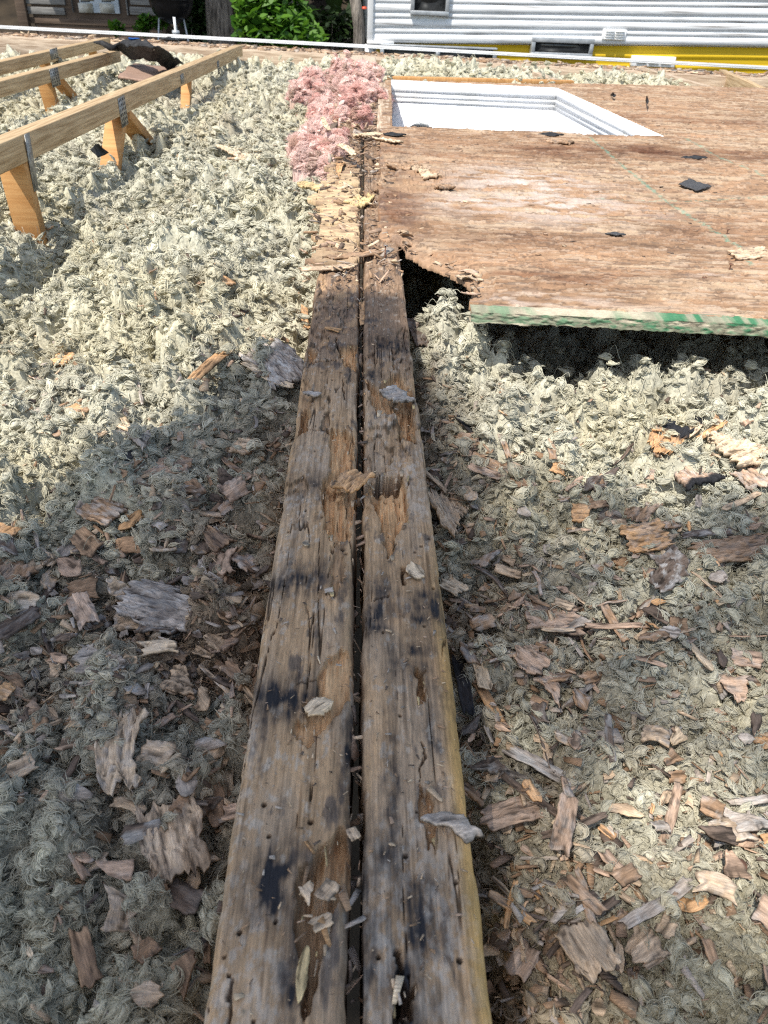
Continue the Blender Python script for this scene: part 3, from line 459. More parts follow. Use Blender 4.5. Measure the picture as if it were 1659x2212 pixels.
JT = [((1112, 138), (1205, 173), 'oldlum', 'grey brown roof joist poking out just behind the skylight'), ((1388, 145), (1535, 187), 'oldlum', 'mottled roof joist with pale knots between wool and bare ceiling bay'), ((1560, 150), (1650, 190), 'lumber', 'clean orange roof joist near the far right corner of the roof')]
for a, b, m, lb in JT:
    j = empty('roof_joist', at(*a, 0), lb, 'joist'); bar('timber', at(*a, .012), at(*b, .012), .045, .11, MT[m], j, off=j.location)
    if m == 'oldlum': p = lt(at(*a), at(*b), .72); MB().box(-.001, .001, -.05, .05, -.03, .02).build('nail_plate', MT['plate'], j).location = Vector((p[0]-.023, p[1], -.05))-j.location
bay = tag(mesh('ceiling_board', [tuple(at(*q)) for q in ((1425, 186, -.075), (1590, 188, -.075), (1560, 160, -.075), (1440, 158, -.075))], [(0, 1, 2, 3)], MT['lumber']), 'bare tan ceiling board between the two right hand joists', 'board'); bay.modifiers.new('s', 'SOLIDIFY').thickness = .01
bk = tag(bar('grey_board', at(1425, 150, -.0), at(1570, 155, -.0), .02, .09, MT['grey']), 'pale grey board closing the empty ceiling bay at far right', 'board')

# ------------------------------------------------------------------ truss chords, struts and nail plates on the left
PH = []
def plate(parent, p, w, h, yaw, off, nx=4, nz=6, hx=1):
    o = MB().box(-.0012, .0012, -w/2, w/2, -h/2, h/2).build('nail_plate', MT['plate'], parent); o.location = Vector(p)-Vector(off); o.rotation_euler = (rad(hx), 0, yaw)
    m = MB()
    for i in range(nx):
        for k in range(nz):
            y = (i+.5)/nx*w-w/2; z = (k+.5)/nz*h-h/2; s = min(w/nx, h/nz)*.27; m.box(.0012, .0017, y-s, y+s, z-s, z+s)
    m.build('plate_teeth', MT['hole'], o); return o
def truss(name, label, p0, p1, w, h, webs, plates):
    t = empty(name, p0, label, 'truss', 'timber trusses on the left'); off = t.location; bar('top_chord', p0, p1, w, h, MT['lumber'], t, .003, off)
    for a, b, ww, hh in webs: bar('web', a, b, ww, hh, MT['web'], t, .002, off, up=(1, 0, .01))
    d = np.array(p1)-np.array(p0); yaw = math.atan2(-d[0], d[1])
    for u, v, pw, ph in plates:
        y = None                                                      # on the chord's near face
        r = ray(u, v); n = np.array([d[1], -d[0], 0]); n /= np.linalg.norm(n); q = np.array(p0)+n*(w/2+.0015); s = np.dot(q-CP, n)/np.dot(r, n); plate(t, CP+r*s, pw, ph, yaw, off)
    return t
A0, A1 = at(0, 300, .135), at(515, 97, .045); A0, A1 = np.array(A0), np.array(A1); dA = A1-A0; A0 = A0-.25*dA
def onch(t, dz=-.088, dx=0): p = A0+(A1-A0)*t; return np.array([p[0]+dx, p[1], p[2]+dz])
def foot(u, v): p = at(u, v, -.09); return p
s1t = aty(30, 350, at(52, 470, -.09)[1]); s1b = at(52, 500, -.12)
cA = lambda y, dz: (A0+(A1-A0)*((y-A0[1])/(A1[1]-A0[1])))+np.array([0, 0, dz])
y1 = at(52, 470, -.09)[1]; yv = aty(262, 245, 1)[1]; 
rr = ray(262, 250); nA = np.array([dA[1], -dA[0], 0]); sv = np.dot(A0-CP, nA)/np.dot(rr, nA); pv = CP+rr*sv; yv = pv[1]
wA = [(cA(y1-.01, -.07)+[.026, 0, 0], cA(y1+.01, 0)*[1, 1, 0]+[.026, 0, -.2], .04, .075), (cA(yv-.02, -.07)+[.026, 0, 0], np.array([cA(yv-.34, 0)[0]+.026, yv-.34, -.24]), .038, .07), (cA(yv+.03, -.075)+[.026, 0, 0], np.array([cA(yv+.42, 0)[0]+.026, yv+.42, -.17]), .038, .07),
      (cA(4.75, -.07), np.array([cA(4.6, 0)[0], 4.6, -.2]), .036, .05)]
truss('roof_truss', 'nearest timber truss, a long sunlit chord with a V of struts', A0, A1, .055, .070, wA, [(266, 241, .09, .10), (394, 170, .07, .04), (472, 146, .06, .07)])
pl = MB().box(-.0014, .0014, -.018, .018, -.075, .075).build('nail_plate', MT['plate'], bpy.data.objects['roof_truss']); pl.location = Vector(cA(y1+.015, -.075)+np.array([.0295, 0, 0]))-bpy.data.objects['roof_truss'].location; pl.rotation_euler = (0, rad(3), 0)
B0, B1 = at(0, 172, .07), at(250, 108, .06); dB = B1-B0; B0 = B0-.3*dB
yb = 4.35; cB = lambda y, dz: (B0+(B1-B0)*((y-B0[1])/(B1[1]-B0[1])))+np.array([0, 0, dz])
rr = ray(118, 165); nB = np.array([dB[1], -dB[0], 0]); yb = (CP+rr*(np.dot(B0-CP, nB)/np.dot(rr, nB)))[1]
truss('roof_truss', 'middle timber truss with one nail plate, ending under the black roofing scrap', B0, B1, .052, .062, [(cB(yb-.05, -.05), np.array([cB(yb, 0)[0], yb+.02, -.25]), .04, .07), (cB(yb+.05, -.05), np.array([cB(yb+.4, 0)[0], yb+.4, -.2]), .04, .05), (cB(yb-.62, -.22), cB(yb-1.2, -.10), .04, .07)], [(119, 167, .11, .08)])
C0, C1 = at(0, 131, .06), at(230, 81, .05); dC = C1-C0; C0 = C0-.3*dC
cC = lambda y, dz: (C0+(C1-C0)*((y-C0[1])/(C1[1]-C0[1])))+np.array([0, 0, dz])
rr = ray(115, 115); nC = np.array([dC[1], -dC[0], 0]); yc = (CP+rr*(np.dot(C0-CP, nC)/np.dot(rr, nC)))[1]
truss('roof_truss', 'farthest timber truss on the left, half buried in wool near the eave', C0, C1, .052, .06, [(cC(yc-.1, -.05), np.array([cC(yc, 0)[0], yc, -.25]), .04, .06), (cC(yc+.75, -.05), np.array([cC(yc+.9, 0)[0], yc+.9, -.2]), .04, .05)], [(117, 116, .12, .055)])

# ------------------------------------------------------------------ torn black roofing felt, brown panel, loose things far left
def sheet(name, quadsP, n, mat, amp, seed, th=.003, fr=.05, jag=0., parent=None):
    V = []; Fs = []
    for q in quadsP:
        q = [np.array(p) for p in q]; off = len(V)
        for i in range(n):
            for j in range(n):
                s, t = i/(n-1), j/(n-1); k = float(fbm(np.array([s*4.]), np.array([t*4.]), seed, 3)[0])*jag
                s2 = s+(k if i in (0, n-1) else 0); t2 = t+(k if j in (0, n-1) else 0); p = (q[0]*(1-s2)+q[1]*s2)*(1-t2)+(q[3]*(1-s2)+q[2]*s2)*t2
                p = p+np.array([0, 0, amp*float(fbm(np.array([p[0]/fr]), np.array([p[1]/fr]), seed, 3)[0])]); V.append(tuple(p))
        Fs += [tuple(int(a)+off for a in f) for f in quads(n, n)]
    o = mesh(name, V, Fs, mat, parent, smooth=True); m = o.modifiers.new('s', 'SOLIDIFY'); m.thickness = th; m.offset = 0; return o
za = lambda x, y, z: at(x*.2645, y*.2645, z)
felt = sheet('roofing_felt', [(za(905, 375, .09), za(1080, 492, .03), za(1238, 488, .05), za(1272, 372, .16)), (za(1272, 368, .16), za(1236, 488, .05), za(1370, 540, -.0), za(1500, 522, .0)), (za(905, 375, .09), za(1272, 372, .16), za(1130, 322, .14), za(1050, 318, .12))], 16, MT['tar'], .03, 31, .006, .12, .05)
tag(felt, 'folded scrap of torn black roofing felt draped over the left trusses', 'roofing felt')
tg = MB().tube([za(770, 345, .11), za(830, 350, .115), za(900, 385, .10), za(960, 400, .08)], [.006, .014, .02, .012], 7).build('torn_strip', MT['tar'], felt)
tag(sheet('blue_plastic', [(za(1050, 312, .15), za(1140, 318, .15), za(1135, 330, .14), za(1055, 328, .14))], 6, MT['blue'], .01, 4, .004), 'small piece of bright blue plastic lying on the black roofing felt', 'plastic scrap')
pn = sheet('brown_panel', [(at(255, 168, -.02), at(335, 185, -.03), at(400, 148, -.02), at(290, 138, -.02))], 14, noise_mat('brown_panel', (.24, .15, .11), (.38, .26, .2), (3, 30, 1), 4, .9, .5, .004), .015, 6, .012, .2, .03)
tag(pn, 'flat brown board lying on the wool behind the nearest truss', 'board')
tag(bar('felt_strip', za(1385, 300, .02), za(1320, 318, .02), .03, .004, MT['tar']), 'small dark scrap lying on the rim board below the metal rod', 'felt scrap')
rod = empty('metal_rod', at(380, 71, 0), 'thin upright pale metal rod standing at the far eave', 'rod'); q = at(380, 71, 0); tp = aty(376, 37, q[1]); MB().tube([q-np.array([0, 0, .05]), tp], [.011, .011], 10).build('pipe', MT['white'], rod).location = -Vector(q)
MB().lathe([(0, .02), (.03, .02), (.035, 0), (.03, -.01)], 12).build('base_flange', MT['alu'], rod)
tag(sheet('felt_flake', [(at(195, 322, -.03), at(212, 343, -.05), at(235, 330, -.03), at(212, 312, .0))], 8, MT['tar'], .01, 8, .003), 'small dark felt flake caught beside the V strut of the nearest truss', 'felt scrap')
# black shingle bits on the plywood
def flakeq(name, u, v, w, h, mat, label, seed, z=.02, lift=.008):
    p = [at(u-w, v, z), at(u-.3*w, v-h, z+lift), at(u+w, v+.3*h, z+.4*lift), at(u+.2*w, v+h, z+lift*.6)]; return tag(sheet(name, [p], 14, mat, .004, seed, .0035, .02, .06), label, 'roofing scrap')
flakeq('shingle_scrap', 1500, 399, 36, 12, MT['shingle'], 'ragged black shingle scrap lying on the sunlit plywood', 41, .022)
flakeq('shingle_scrap', 1330, 505, 22, 4, MT['shingle'], 'narrow dark shingle sliver in the middle of the plywood sheet', 42, .02, .003)
flakeq('shingle_scrap', 1398, 216, 3, 10, MT['tar'], 'thin black curl standing on the plywood right of the skylight', 43, .02, .05)
flakeq('shingle_scrap', 1325, 205, 6, 5, MT['tar'], 'black crumb of felt beside the far right corner of the skylight', 44, .02, .03)
flakeq('shingle_scrap', 852, 290, 26, 4, MT['tar'], 'black felt sliver on the plywood just below the skylight, left end', 45, .02, .003)
flakeq('shingle_scrap', 1190, 290, 28, 4, MT['tar'], 'dark felt sliver at the near edge of the skylight', 46, .02, .003)
flakeq('shingle_scrap', 1500, 340, 30, 4, MT['tar'], 'dark flat felt streak on the plywood above the black shingle scrap', 47, .02, .002)

# ------------------------------------------------------------------ pink glass wool
def pink(label, domes, seed):
    D = [(at(u, v, .0), r_, h) for u, v, r_, h in domes]; cx = np.mean([d[0][0] for d in D]); cy = np.mean([d[0][1] for d in D]); ex = max(np.hypot(d[0][0]-cx, d[0][1]-cy)+d[1]*1.6 for d in D)
    n = 260; X, Y = np.meshgrid(np.linspace(cx-ex, cx+ex, n), np.linspace(cy-ex, cy+ex, n)); Zh = np.full(X.shape, -.3); g0 = np.where((X > BX[0]-.01) & (X < BX[3]+.02), 0.0, wool_base(X, Y))
    wx = X+.03*fbm(X/.07, Y/.07, seed, 3); wy = Y+.05*fbm(X/.07, Y/.07, seed+1, 3)
    for p, r_, h in D: r_ = r_*(.66 if seed < 250 else .56); q = ((wx-p[0])/r_)**2+((wy-p[1])/(r_*1.5))**2; Zh = np.maximum(Zh, np.where(q < 1.4, .48*h*(1-q)*1.1, -.3))
    m = Zh > -.05; nd, a_, b_, ii = nodules(wx.ravel(), wy.ravel(), .06, seed+3); nd = nd.reshape(X.shape); n2_ = nodules(wx.ravel(), wy.ravel(), .025, seed+9)[0].reshape(X.shape)
    Z = g0*.6+np.maximum(Zh, -.06)+.010*nd+.008*n2_; sh = fbm(X/.08, Y/.08, seed+6, 3)
    c = np.array([.80, .58, .52])*(1+.2*sh)[..., None]; k = (sst(.0, .4, fbm(X/.05, Y/.05, seed+7, 3))*.6)[..., None]; c = c*(1-k)+np.array([.66, .34, .29])*k; k = (sst(.25, .5, fbm(X/.035, Y/.03, seed+8, 3))*.55)[..., None]; c = c*(1-k)+np.array([.34, .25, .17])*k
    o = grid('pink_insulation', X, Y, Z, MT['pink'], col=c, mask=m, skirt=lambda x, y, z: z-.05); tag(o, label, 'insulation', 'torn pink glass wool beside the beam')
    r = np.random.default_rng(seed); e = fbm(X/.05, Y/.05, seed+12, 3) > -.7; idx = np.flatnonzero((m & e).ravel()); idx = r.choice(idx, 1500); x, y, z = X.ravel()[idx], Y.ravel()[idx], Z.ravel()[idx]; q = c.reshape(-1, 3)[idx]*(.85+.35*r.random(len(x)))[:, None]
    nodule_cloud(('pink_clumps', 'pink_fibres'), r, x, y, z+.004, r.uniform(.007, .027, len(x)), y*0+2.2, q, r.random(len(x))*6.28, o, MT['pink'], 64, 3.2, .00001, .75); return o
pink('pink glass wool tuft spread out toward the trusses, leftmost and ragged', [(665, 195, .14, .10), (695, 205, .12, .09), (675, 178, .11, .13), (652, 205, .07, .05), (705, 230, .10, .04)], 201)
pink('pink glass wool tuft with a tall peak, next to the far left of the skylight', [(735, 165, .12, .20), (755, 178, .16, .10), (790, 175, .14, .08), (815, 180, .10, .07), (745, 205, .14, .06), (790, 215, .13, .04), (765, 195, .15, .07)], 231)
pink('pink glass wool heap nearest the camera, littered with wood splinters', [(735, 255, .10, .10), (690, 270, .11, .06), (700, 310, .12, .06), (665, 325, .08, .05), (650, 300, .08, .05), (720, 335, .08, .04), (780, 270, .05, .04)], 261)

# ------------------------------------------------------------------ wood chips
CC = dict(tan=(.56, .41, .275), orange=(.58, .34, .17), brown=(.345, .22, .135), dark=(.15, .11, .085), black=(.03, .03, .033), pale=(.66, .51, .35), grey=(.44, .37, .31), pink=(.47, .325, .23), white=(.55, .53, .50), yellow=(.62, .46, .24))
def chip_geo(L, W, T, shape, col, curl, white, drk, r, tip=None, fine=1.):
    nl = int(np.clip(L/.0022*fine, 12, 60)); nw = int(np.clip(W/.0022*fine, 5, 34)); s = np.linspace(0, 1, nl)[:, None]; w = np.linspace(-1, 1, nw)[None]; sd = int(r.integers(1e6))
    jl = .7*vn(w[0]*nw*.4, w[0]*0, sd)+.5*vn(w[0]*nw*.12, w[0]*0, sd+1); jr = .7*vn(w[0]*nw*.4, w[0]*0, sd+2)+.5*vn(w[0]*nw*.12, w[0]*0, sd+3); je = min(.2, .42*W/L+.06)
    a0 = je*(.5+.5*jl); a1 = 1-je*(.5+.5*jr)
    if shape == 'point': a0 = a0+.55*np.abs(w[0]-.25*jl[0])**1.3*.55; a1 = a1-.25*np.abs(w[0])**2
    if shape == 'tri': a1 = a1-.6*(w[0]*.5+.5)
    if shape == 'oval': a0 = a0+.3*w[0]**2; a1 = a1-.3*w[0]**2
    x = (a0[None]*(1-s)+a1[None]*s-.5)*L; ww = 1+.10*vn(s*9, w*0+np.sign(w)*3, sd+4)+.10*vn(s*3, w*0+np.sign(w)*3, sd+14)
    if shape == 'fan': ww = ww*(.45+.75*s)
    if shape == 'stick': ww = ww*(.85+.15*np.sin(s*3.1))
    y = w*ww*W/2+.03*L*vn(s*1.6, s*0, sd+5)*(shape in ('point', 'stick'))+(0.25*L*(s-.5)**2*4*.5 if shape == 'bow' else 0)
    g = fbm(np.broadcast_to(x, (nl, nw))/.018+3, np.broadcast_to(y, (nl, nw))/.0019, sd+6, 3); z = .55*curl*L*((s-.5)**2*4-.3)*(1 if r.random() < .6 else -1)+.25*curl*W*(w**2)+.04*W*np.floor(2.2*vn(w*1.7+0*s, s*.8+0*w, sd+11))+T*.6*g+T*.5*fbm(x/.02+0*y, y/.01+0*x, sd+7, 2); z = np.broadcast_to(z, (nl, nw)); x = np.broadcast_to(x, (nl, nw)); y = np.broadcast_to(y, (nl, nw))
    m = fbm(x/.02, y/.009, sd+8, 4); c = np.array(CC[col])*(1+.55*g)[..., None]*(1+.35*m)[..., None]*(1-.6*sst(.25, .4, -g))[..., None]
    if white: k = (white*sst(-.1, .3, fbm(x/.01, y/.006, sd+9, 4)))[..., None]; c = c*(1-k)+np.array(CC['white'])*k
    if drk: k = (drk*sst(-.15, .25, fbm(x/.025, y/.012, sd+10, 4)))[..., None]; c = c*(1-k)+np.array([.075, .06, .055])*k
    if tip: k = sst(.55, .75, s+.15*m)[..., None]; c = c*(1-k)+np.array(CC[tip])*(1+.3*g)[..., None]*k
    V = np.concatenate([np.stack([x, y, z+T*.5], -1).reshape(-1, 3), np.stack([x*.985, y*.97, z-T*.5], -1).reshape(-1, 3)]); q = quads(nl, nw); n = nl*nw; Fs = [q, q[:, ::-1]+n]
    bd = np.concatenate([np.arange(nw), np.arange(1, nl)*nw+nw-1, (nl-1)*nw+np.arange(nw-2, -1, -1), np.arange(nl-2, 0, -1)*nw]); bn = np.roll(bd, -1); Fs.append(np.stack([bn, bd, bd+n, bn+n], 1)); c = c.reshape(-1, 3)
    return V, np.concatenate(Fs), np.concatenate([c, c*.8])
def surf(x, y):
    if BX[0] < x < BX[3] and y < 6.4: return .0
    return float(wz(x, y)[0])
def lay(name, label, cat, u1, v1, u2, v2, wp, shape, col, curl=.06, white=0, drk=0, T=None, roll=None, lift=.0, zon=None, group=None, tip=None, fine=1.):
    r = np.random.default_rng(int(u1*7+v1*13+u2*3)); z = -.1 if zon is None else zon
    for _ in range(3):
        p1 = at(u1, v1, z); p2 = at(u2, v2, z); m = (p1+p2)/2
        if zon is None: z = .5*z+.5*(surf(m[0], m[1])+(.013 if not BX[0] < m[0] < BX[3] else .002))
    if zon is None:
        p1 = at(u1, v1, z); p2 = at(u2, v2, z); m = (p1+p2)/2; k = .35; z1 = z+k*np.clip(surf(*p1[:2])-z, -.02, .02); z2 = z+k*np.clip(surf(*p2[:2])-z, -.02, .02); p1 = at(u1, v1, z1); p2 = at(u2, v2, z2)
    dp = depth(m); d = p2-p1; L = float(np.linalg.norm(d)); a = math.atan2(v2-v1, u2-u1); fore = abs((CP-m)[2])/np.linalg.norm(CP-m); W = wp*dp/F0/(1-(1-fore)*abs(math.cos(a)))
    T = T or float(np.clip(.07*W+.0012, .0016, .008)); V, Fs, c = chip_geo(L, W, T, shape, col, curl, white, drk, r, tip, fine); o = mesh(name, V, Fs.astype(np.int32), MT['chip'], None, c)
    x = Vector(d).normalized(); rl = rad(r.uniform(-14, 14) if roll is None else roll); zz = Vector((0, 0, 1)); y = zz.cross(x).normalized(); zz = x.cross(y); y2 = y*math.cos(rl)+zz*math.sin(rl); z2 = x.cross(y2); q = (p1+p2)/2
    q[2] += lift+.0025+(.014 if wp >= 30 and zon is None else .003 if zon is None else 0); o.matrix_world = Matrix([[x.x, y2.x, z2.x, q[0]], [x.y, y2.y, z2.y, q[1]], [x.z, y2.z, z2.z, q[2]], [0, 0, 0, 1]]); return tag(o, label, cat, group)
CH = [ # u1 v1 u2 v2 width shape colour curl white dark name label
(256,1165,316,1115,30,'point','orange',.03,0,.1,'wood_chip','clean orange tan pointed chip lying on wool left of the beams'),
(502,979,547,985,34,'rect','tan',.03,.1,.1,'wood_chip','squarish tan chip close to the left beam, above the shaded wool'),
(302,1052,393,1019,38,'fan','pink',.05,.35,0,'wood_chip','half buried pinkish fan shaped chip left of the beams'),
(190,1105,262,1140,46,'rect','brown',.06,.45,0,'wood_chip','rusty brown flake dusted white, behind the pointed orange chip'),
(190,1188,242,1170,24,'tri','dark',.05,.1,0,'wood_chip','small dark grey brown triangular flake under the rusty flake'),
(436,1230,527,1283,18,'stick','brown',.03,0,.35,'wood_splinter','thick splinter with crumbly brown top and yellow end, beside the left beam'),
(255,1300,480,1362,76,'rect','grey',.03,.5,.5,'wood_slab','large weathered grey slab with dark end lying left of the beams'),
(333,1357,386,1326,12,'stick','grey',0,.2,0,'wood_stick','small pale grey stick lying across the large weathered slab'),
(165,1303,204,1378,38,'rect','pink',.05,.3,0,'wood_chip','upright pinkish tan flake left of the large weathered slab'),
(247,998,297,984,16,'oval','black',.05,.1,0,'felt_scrap','small black scrap on the edge of the shade left of the beams'),
(100,1072,162,1040,8,'point','dark',.1,0,.4,'wood_splinter','thin dark splinter at the edge of the sunlit wool on the left'),
(-5,1285,50,1235,62,'fan','brown',.08,.25,.2,'wood_chip','fan shaped brown flake at the left margin'),
(-15,1405,92,1335,42,'rect','dark',.03,.3,.5,'wood_slab','dark weathered slab running in from the left margin'),
(548,752,650,850,58,'rect','grey',.06,.75,.4,'wood_slab','white crusted grey slab leaning against the left beam'),
(390,843,505,745,16,'stick','orange',.04,0,.1,'wood_splinter','long orange brown splinter pointing up toward the crusted slab'),
(465,760,585,742,12,'stick','orange',.05,0,.2,'wood_splinter','long reddish splinter above the crusted slab'),
(520,790,640,845,10,'stick','pale',.04,0,0,'wood_splinter','thin pale splinter crossing in front of the crusted slab'),
(440,1160,490,1205,36,'fan','brown',.05,.1,.5,'wood_chip','fan shaped dark flake in the wool beside the left beam'),
(113,782,158,778,20,'rect','orange',.05,.1,0,'wood_chip','orange chip on the sunlit wool below the truss shadow'),
(150,895,182,882,16,'rect','orange',.05,.1,0,'wood_chip','small rusty chip on the sunlit wool at left'),
(265,905,282,935,12,'rect','pale',.05,0,0,'wood_chip','small bright chip on sunlit wool above the shade edge'),
(190,955,225,935,20,'tri','tan',.06,0,0,'wood_chip','bright tan chip at the edge of the sunlight on the left'),
(0,1175,48,1150,30,'tri','orange',.05,.1,.1,'wood_chip','orange chip at the left margin just inside the shade'),
(298,830,308,885,6,'stick','grey',.03,.2,0,'wood_stick','thin upright grey stick in the sunlit wool on the left'),
(470,700,540,668,9,'stick','dark',.05,0,.6,'bark_strip','dark bark strip lying on sunlit wool beside the left beam'),
(425,475,445,503,13,'rect','orange',.05,0,0,'wood_chip','single orange chip in the middle of the sunlit wool'),
(497,342,545,335,22,'rect','pale',.04,.1,0,'wood_chip','broad pale chip on sunlit wool below the trusses'),
(505,352,580,336,10,'stick','tan',.04,.1,0,'wood_splinter','pale tan splinter beside the broad pale chip below the trusses'),
(475,518,510,530,10,'rect','orange',.05,.1,0,'wood_chip','orange flake in a shallow dip of the sunlit wool'),
(520,555,532,585,8,'stick','pale',.03,0,0,'wood_splinter','short pale splinter standing in sunlit wool'),
(625,440,700,447,9,'stick','orange',.03,.1,0,'wood_splinter','long tan splinter at the frayed side of the left beam'),
(655,665,668,720,14,'stick','orange',.03,.1,.1,'wood_splinter','orange splinter standing against the left beam in sunlight'),
# lower left
(361,1735,400,1935,118,'rect','tan',.015,.15,.45,'plywood_piece','large rectangular plywood piece with dark crust, lower left of the beams'),
(262,1545,240,1750,80,'bow','tan',.03,.35,.15,'plywood_piece','crescent shaped tan plywood piece left of the beams'),
(361,1480,448,1500,54,'tri','tan',.05,.1,.15,'wood_chip','triangular tan flake with toothed end left of the beams'),
(258,1489,323,1503,18,'point','grey',.06,.75,0,'wood_chip','small whitish grey pointed flake near the triangular tan flake'),
(163,1450,300,1428,54,'tri','grey',.04,.1,.35,'wood_slab','broad layered grey brown slab above the whitish flake'),
(300,1425,388,1415,32,'rect','pale',.04,.2,.1,'wood_chip','crumbling pale chip right of the layered grey brown slab'),
(452,1670,478,1820,42,'point','brown',.06,.1,.2,'wood_chip','tall brown pointed flake with wool on it, beside the left beam'),
(490,1660,494,1760,28,'rect','pale',.03,.3,.1,'wood_chip','crumbly pale block squeezed against the left beam'),
(53,1596,141,1560,9,'stick','tan',.02,.1,.1,'wood_stick','straight tan stick on the wool at lower left'),
(152,1852,213,1868,20,'oval','pink',.05,.6,0,'wood_chip','pinkish white flake in the dark wool at lower left'),
(172,2020,212,2160,40,'rect','brown',.05,0,.4,'wood_slab','blurred dark brown slab near the bottom left'),
(285,2168,365,2172,46,'oval','tan',.06,.2,.2,'wood_chip','blurred tan flake at the bottom edge, left of the beams'),
(295,2090,345,2055,42,'rect','brown',.06,.1,.3,'wood_chip','brown flake just above the bottom edge, left of the beams'),
(60,2048,76,2082,11,'oval','pale',.04,0,0,'wood_chip','tiny pale chip in dark wool at the bottom left'),
(345,1925,440,1985,52,'rect','dark',.07,.15,.4,'wood_slab','crumbling dark bark like slab at the foot of the large plywood piece'),
(20,1700,90,1665,34,'rect','tan',.05,.2,.1,'wood_chip','tan flake cluster piece at the left margin in shaded wool'),
(0,1510,35,1525,34,'rect','orange',.05,.2,0,'wood_chip','orange tan chip cut by the left margin'),
(104,1475,135,1440,14,'point','pale',.06,0,.2,'wood_splinter','pale pointed splinter rising beside the layered slab'),
(420,1400,470,1425,26,'rect','tan',.06,.2,.2,'wood_chip','jagged tan chip between the large slab and the left beam'),
(480,1440,545,1480,24,'tri','brown',.05,.2,.2,'wood_chip','brown wedge chip touching the left beam'),
(400,1480,430,1440,16,'rect','dark',.05,.1,.2,'wood_chip','dark chip tucked above the triangular tan flake'),
(500,1385,550,1340,18,'stick','brown',.05,.1,.2,'wood_splinter','brown splinter leaning on the left beam beside the large slab'),
# upper right
(1259,1072,1330,1012,26,'tri','dark',.10,.4,.3,'bark_strip','curved dark strip with a long thin tail on wool right of the beams'),
(1312,1022,1374,964,4,'point','dark',.12,0,.5,'bark_strip','thin curling dark tail strip pointing at the sunlit wool'),
(1409,995,1469,930,42,'rect','orange',.04,.1,0,'wood_slab','half burnt slab with orange end near the right margin'),
(1486,950,1518,902,20,'fan','pale',.06,0,0,'wood_chip','bright splintery chip standing above the half burnt slab'),
(1502,956,1567,914,9,'stick','orange',.02,0,0,'wood_stick','long straight orange stick beside the bright splintery chip'),
(1550,990,1662,968,52,'tri','pale',.06,.05,0,'wood_chip','sunlit bright jagged chip at the right margin'),
(1466,1030,1526,1062,64,'fan','pink',.05,.45,0,'wood_chip','fan shaped weathered pinkish chip below the half burnt slab'),
(1598,1030,1650,1075,40,'rect','pink',.05,.4,.1,'wood_chip','pinkish chip at the right margin below the sunlit jagged chip'),
(1227,1128,1271,1128,32,'rect','orange',.05,.1,.1,'wood_chip','orange brown square flake on blue grey wool right of the beams'),
(1250,1098,1312,1086,27,'rect','brown',.06,.1,.2,'wood_chip','brown flake directly above the orange brown square flake'),
(1356,1150,1405,1092,34,'tri','brown',.05,.2,.1,'wood_chip','brown triangular flake right of the orange brown square flake'),
(1336,1187,1441,1172,42,'rect','orange',.05,.25,0,'wood_chip','long jagged orange tan chip below the brown triangle'),
(1486,1224,1672,1192,36,'stick','brown',.015,.15,.2,'wood_stick','thick brown stick running in from the right margin'),
(1405,1290,1465,1237,38,'rect','dark',.05,.6,0,'wood_chip','dark chip powdered white below the thick brown stick'),
(1121,1345,1267,1362,60,'rect','pink',.03,.15,.1,'wood_slab','large pinkish brown grooved slab right of the beams'),
(1190,1302,1240,1320,24,'rect','tan',.04,.05,0,'wood_chip','smooth tan chip on top end of the large grooved slab'),
(1101,1416,1182,1472,52,'oval','pink',.05,.2,.1,'wood_slab','oval pinkish brown flake below the large grooved slab'),
(1165,1470,1232,1545,44,'tri','pink',.05,.2,.2,'wood_slab','jagged pinkish brown flake, lower continuation beside the oval one'),
(1490,1387,1538,1464,18,'point','pale',.02,0,0,'wood_splinter','clean pale pointed splinter lying alone at right'),
(1417,1365,1477,1376,24,'point','grey',.05,.7,0,'wood_chip','whitish pointed flake left of the clean pale splinter'),
(1575,1424,1652,1436,26,'rect','pink',.04,.3,0,'wood_chip','pinkish chip near the right margin beside the clean pale splinter'),
(992,970,1105,1040,16,'stick','brown',.05,.2,.3,'wood_splinter','long split brown splinter just right of the right beam'),
(1010,1010,1100,1048,14,'stick','pink',.05,.3,.1,'wood_splinter','pale edged splinter below the long split brown one'),
(1109,1025,1132,1062,22,'rect','brown',.06,.1,.2,'wood_chip','brown chip at the tip of the long split splinter'),
(1120,1060,1150,1045,18,'rect','pink',.06,.2,0,'wood_chip','pinkish chip next to the brown chip right of the beams'),
(1186,1010,1232,1028,17,'tri','orange',.05,.05,0,'wood_chip','orange wedge chip on wool left of the curved dark strip'),
(945,1080,1025,1195,62,'tri','tan',.05,.15,.1,'wood_chip','splintered tan chip touching the right beam'),
(950,1270,1000,1300,32,'rect','pale',.03,.05,0,'wood_chip','chunky pale chip wedged against the right beam'),
(985,900,1030,950,12,'stick','black',.04,0,.5,'wood_splinter','short black splinter near the right beam in shade'),
(1185,950,1195,1000,14,'rect','brown',.04,.2,.1,'wood_chip','upright brown stub above the orange wedge chip'),
(1300,1240,1345,1262,10,'stick','pink',.05,.2,0,'wood_splinter','short pinkish splinter in blue grey wool'),
(1430,1195,1455,1250,13,'rect','pale',.04,.1,0,'wood_chip','narrow pale chip under the jagged orange tan chip'),
(1560,1110,1640,1068,9,'stick','tan',.02,.1,.1,'wood_stick','thin tan stick above the thick brown stick'),
(1385,1330,1425,1290,14,'stick','grey',.04,.4,.2,'wood_splinter','grey splinter beside the white powdered dark chip'),
(1300,1310,1355,1400,18,'stick','brown',.05,.2,.2,'wood_splinter','brown splinter lying right of the large grooved slab'),
(890,690,915,760,24,'rect','dark',.04,.2,.2,'wood_chip','dark chip in the shade below the broken plywood corner'),
# lower right
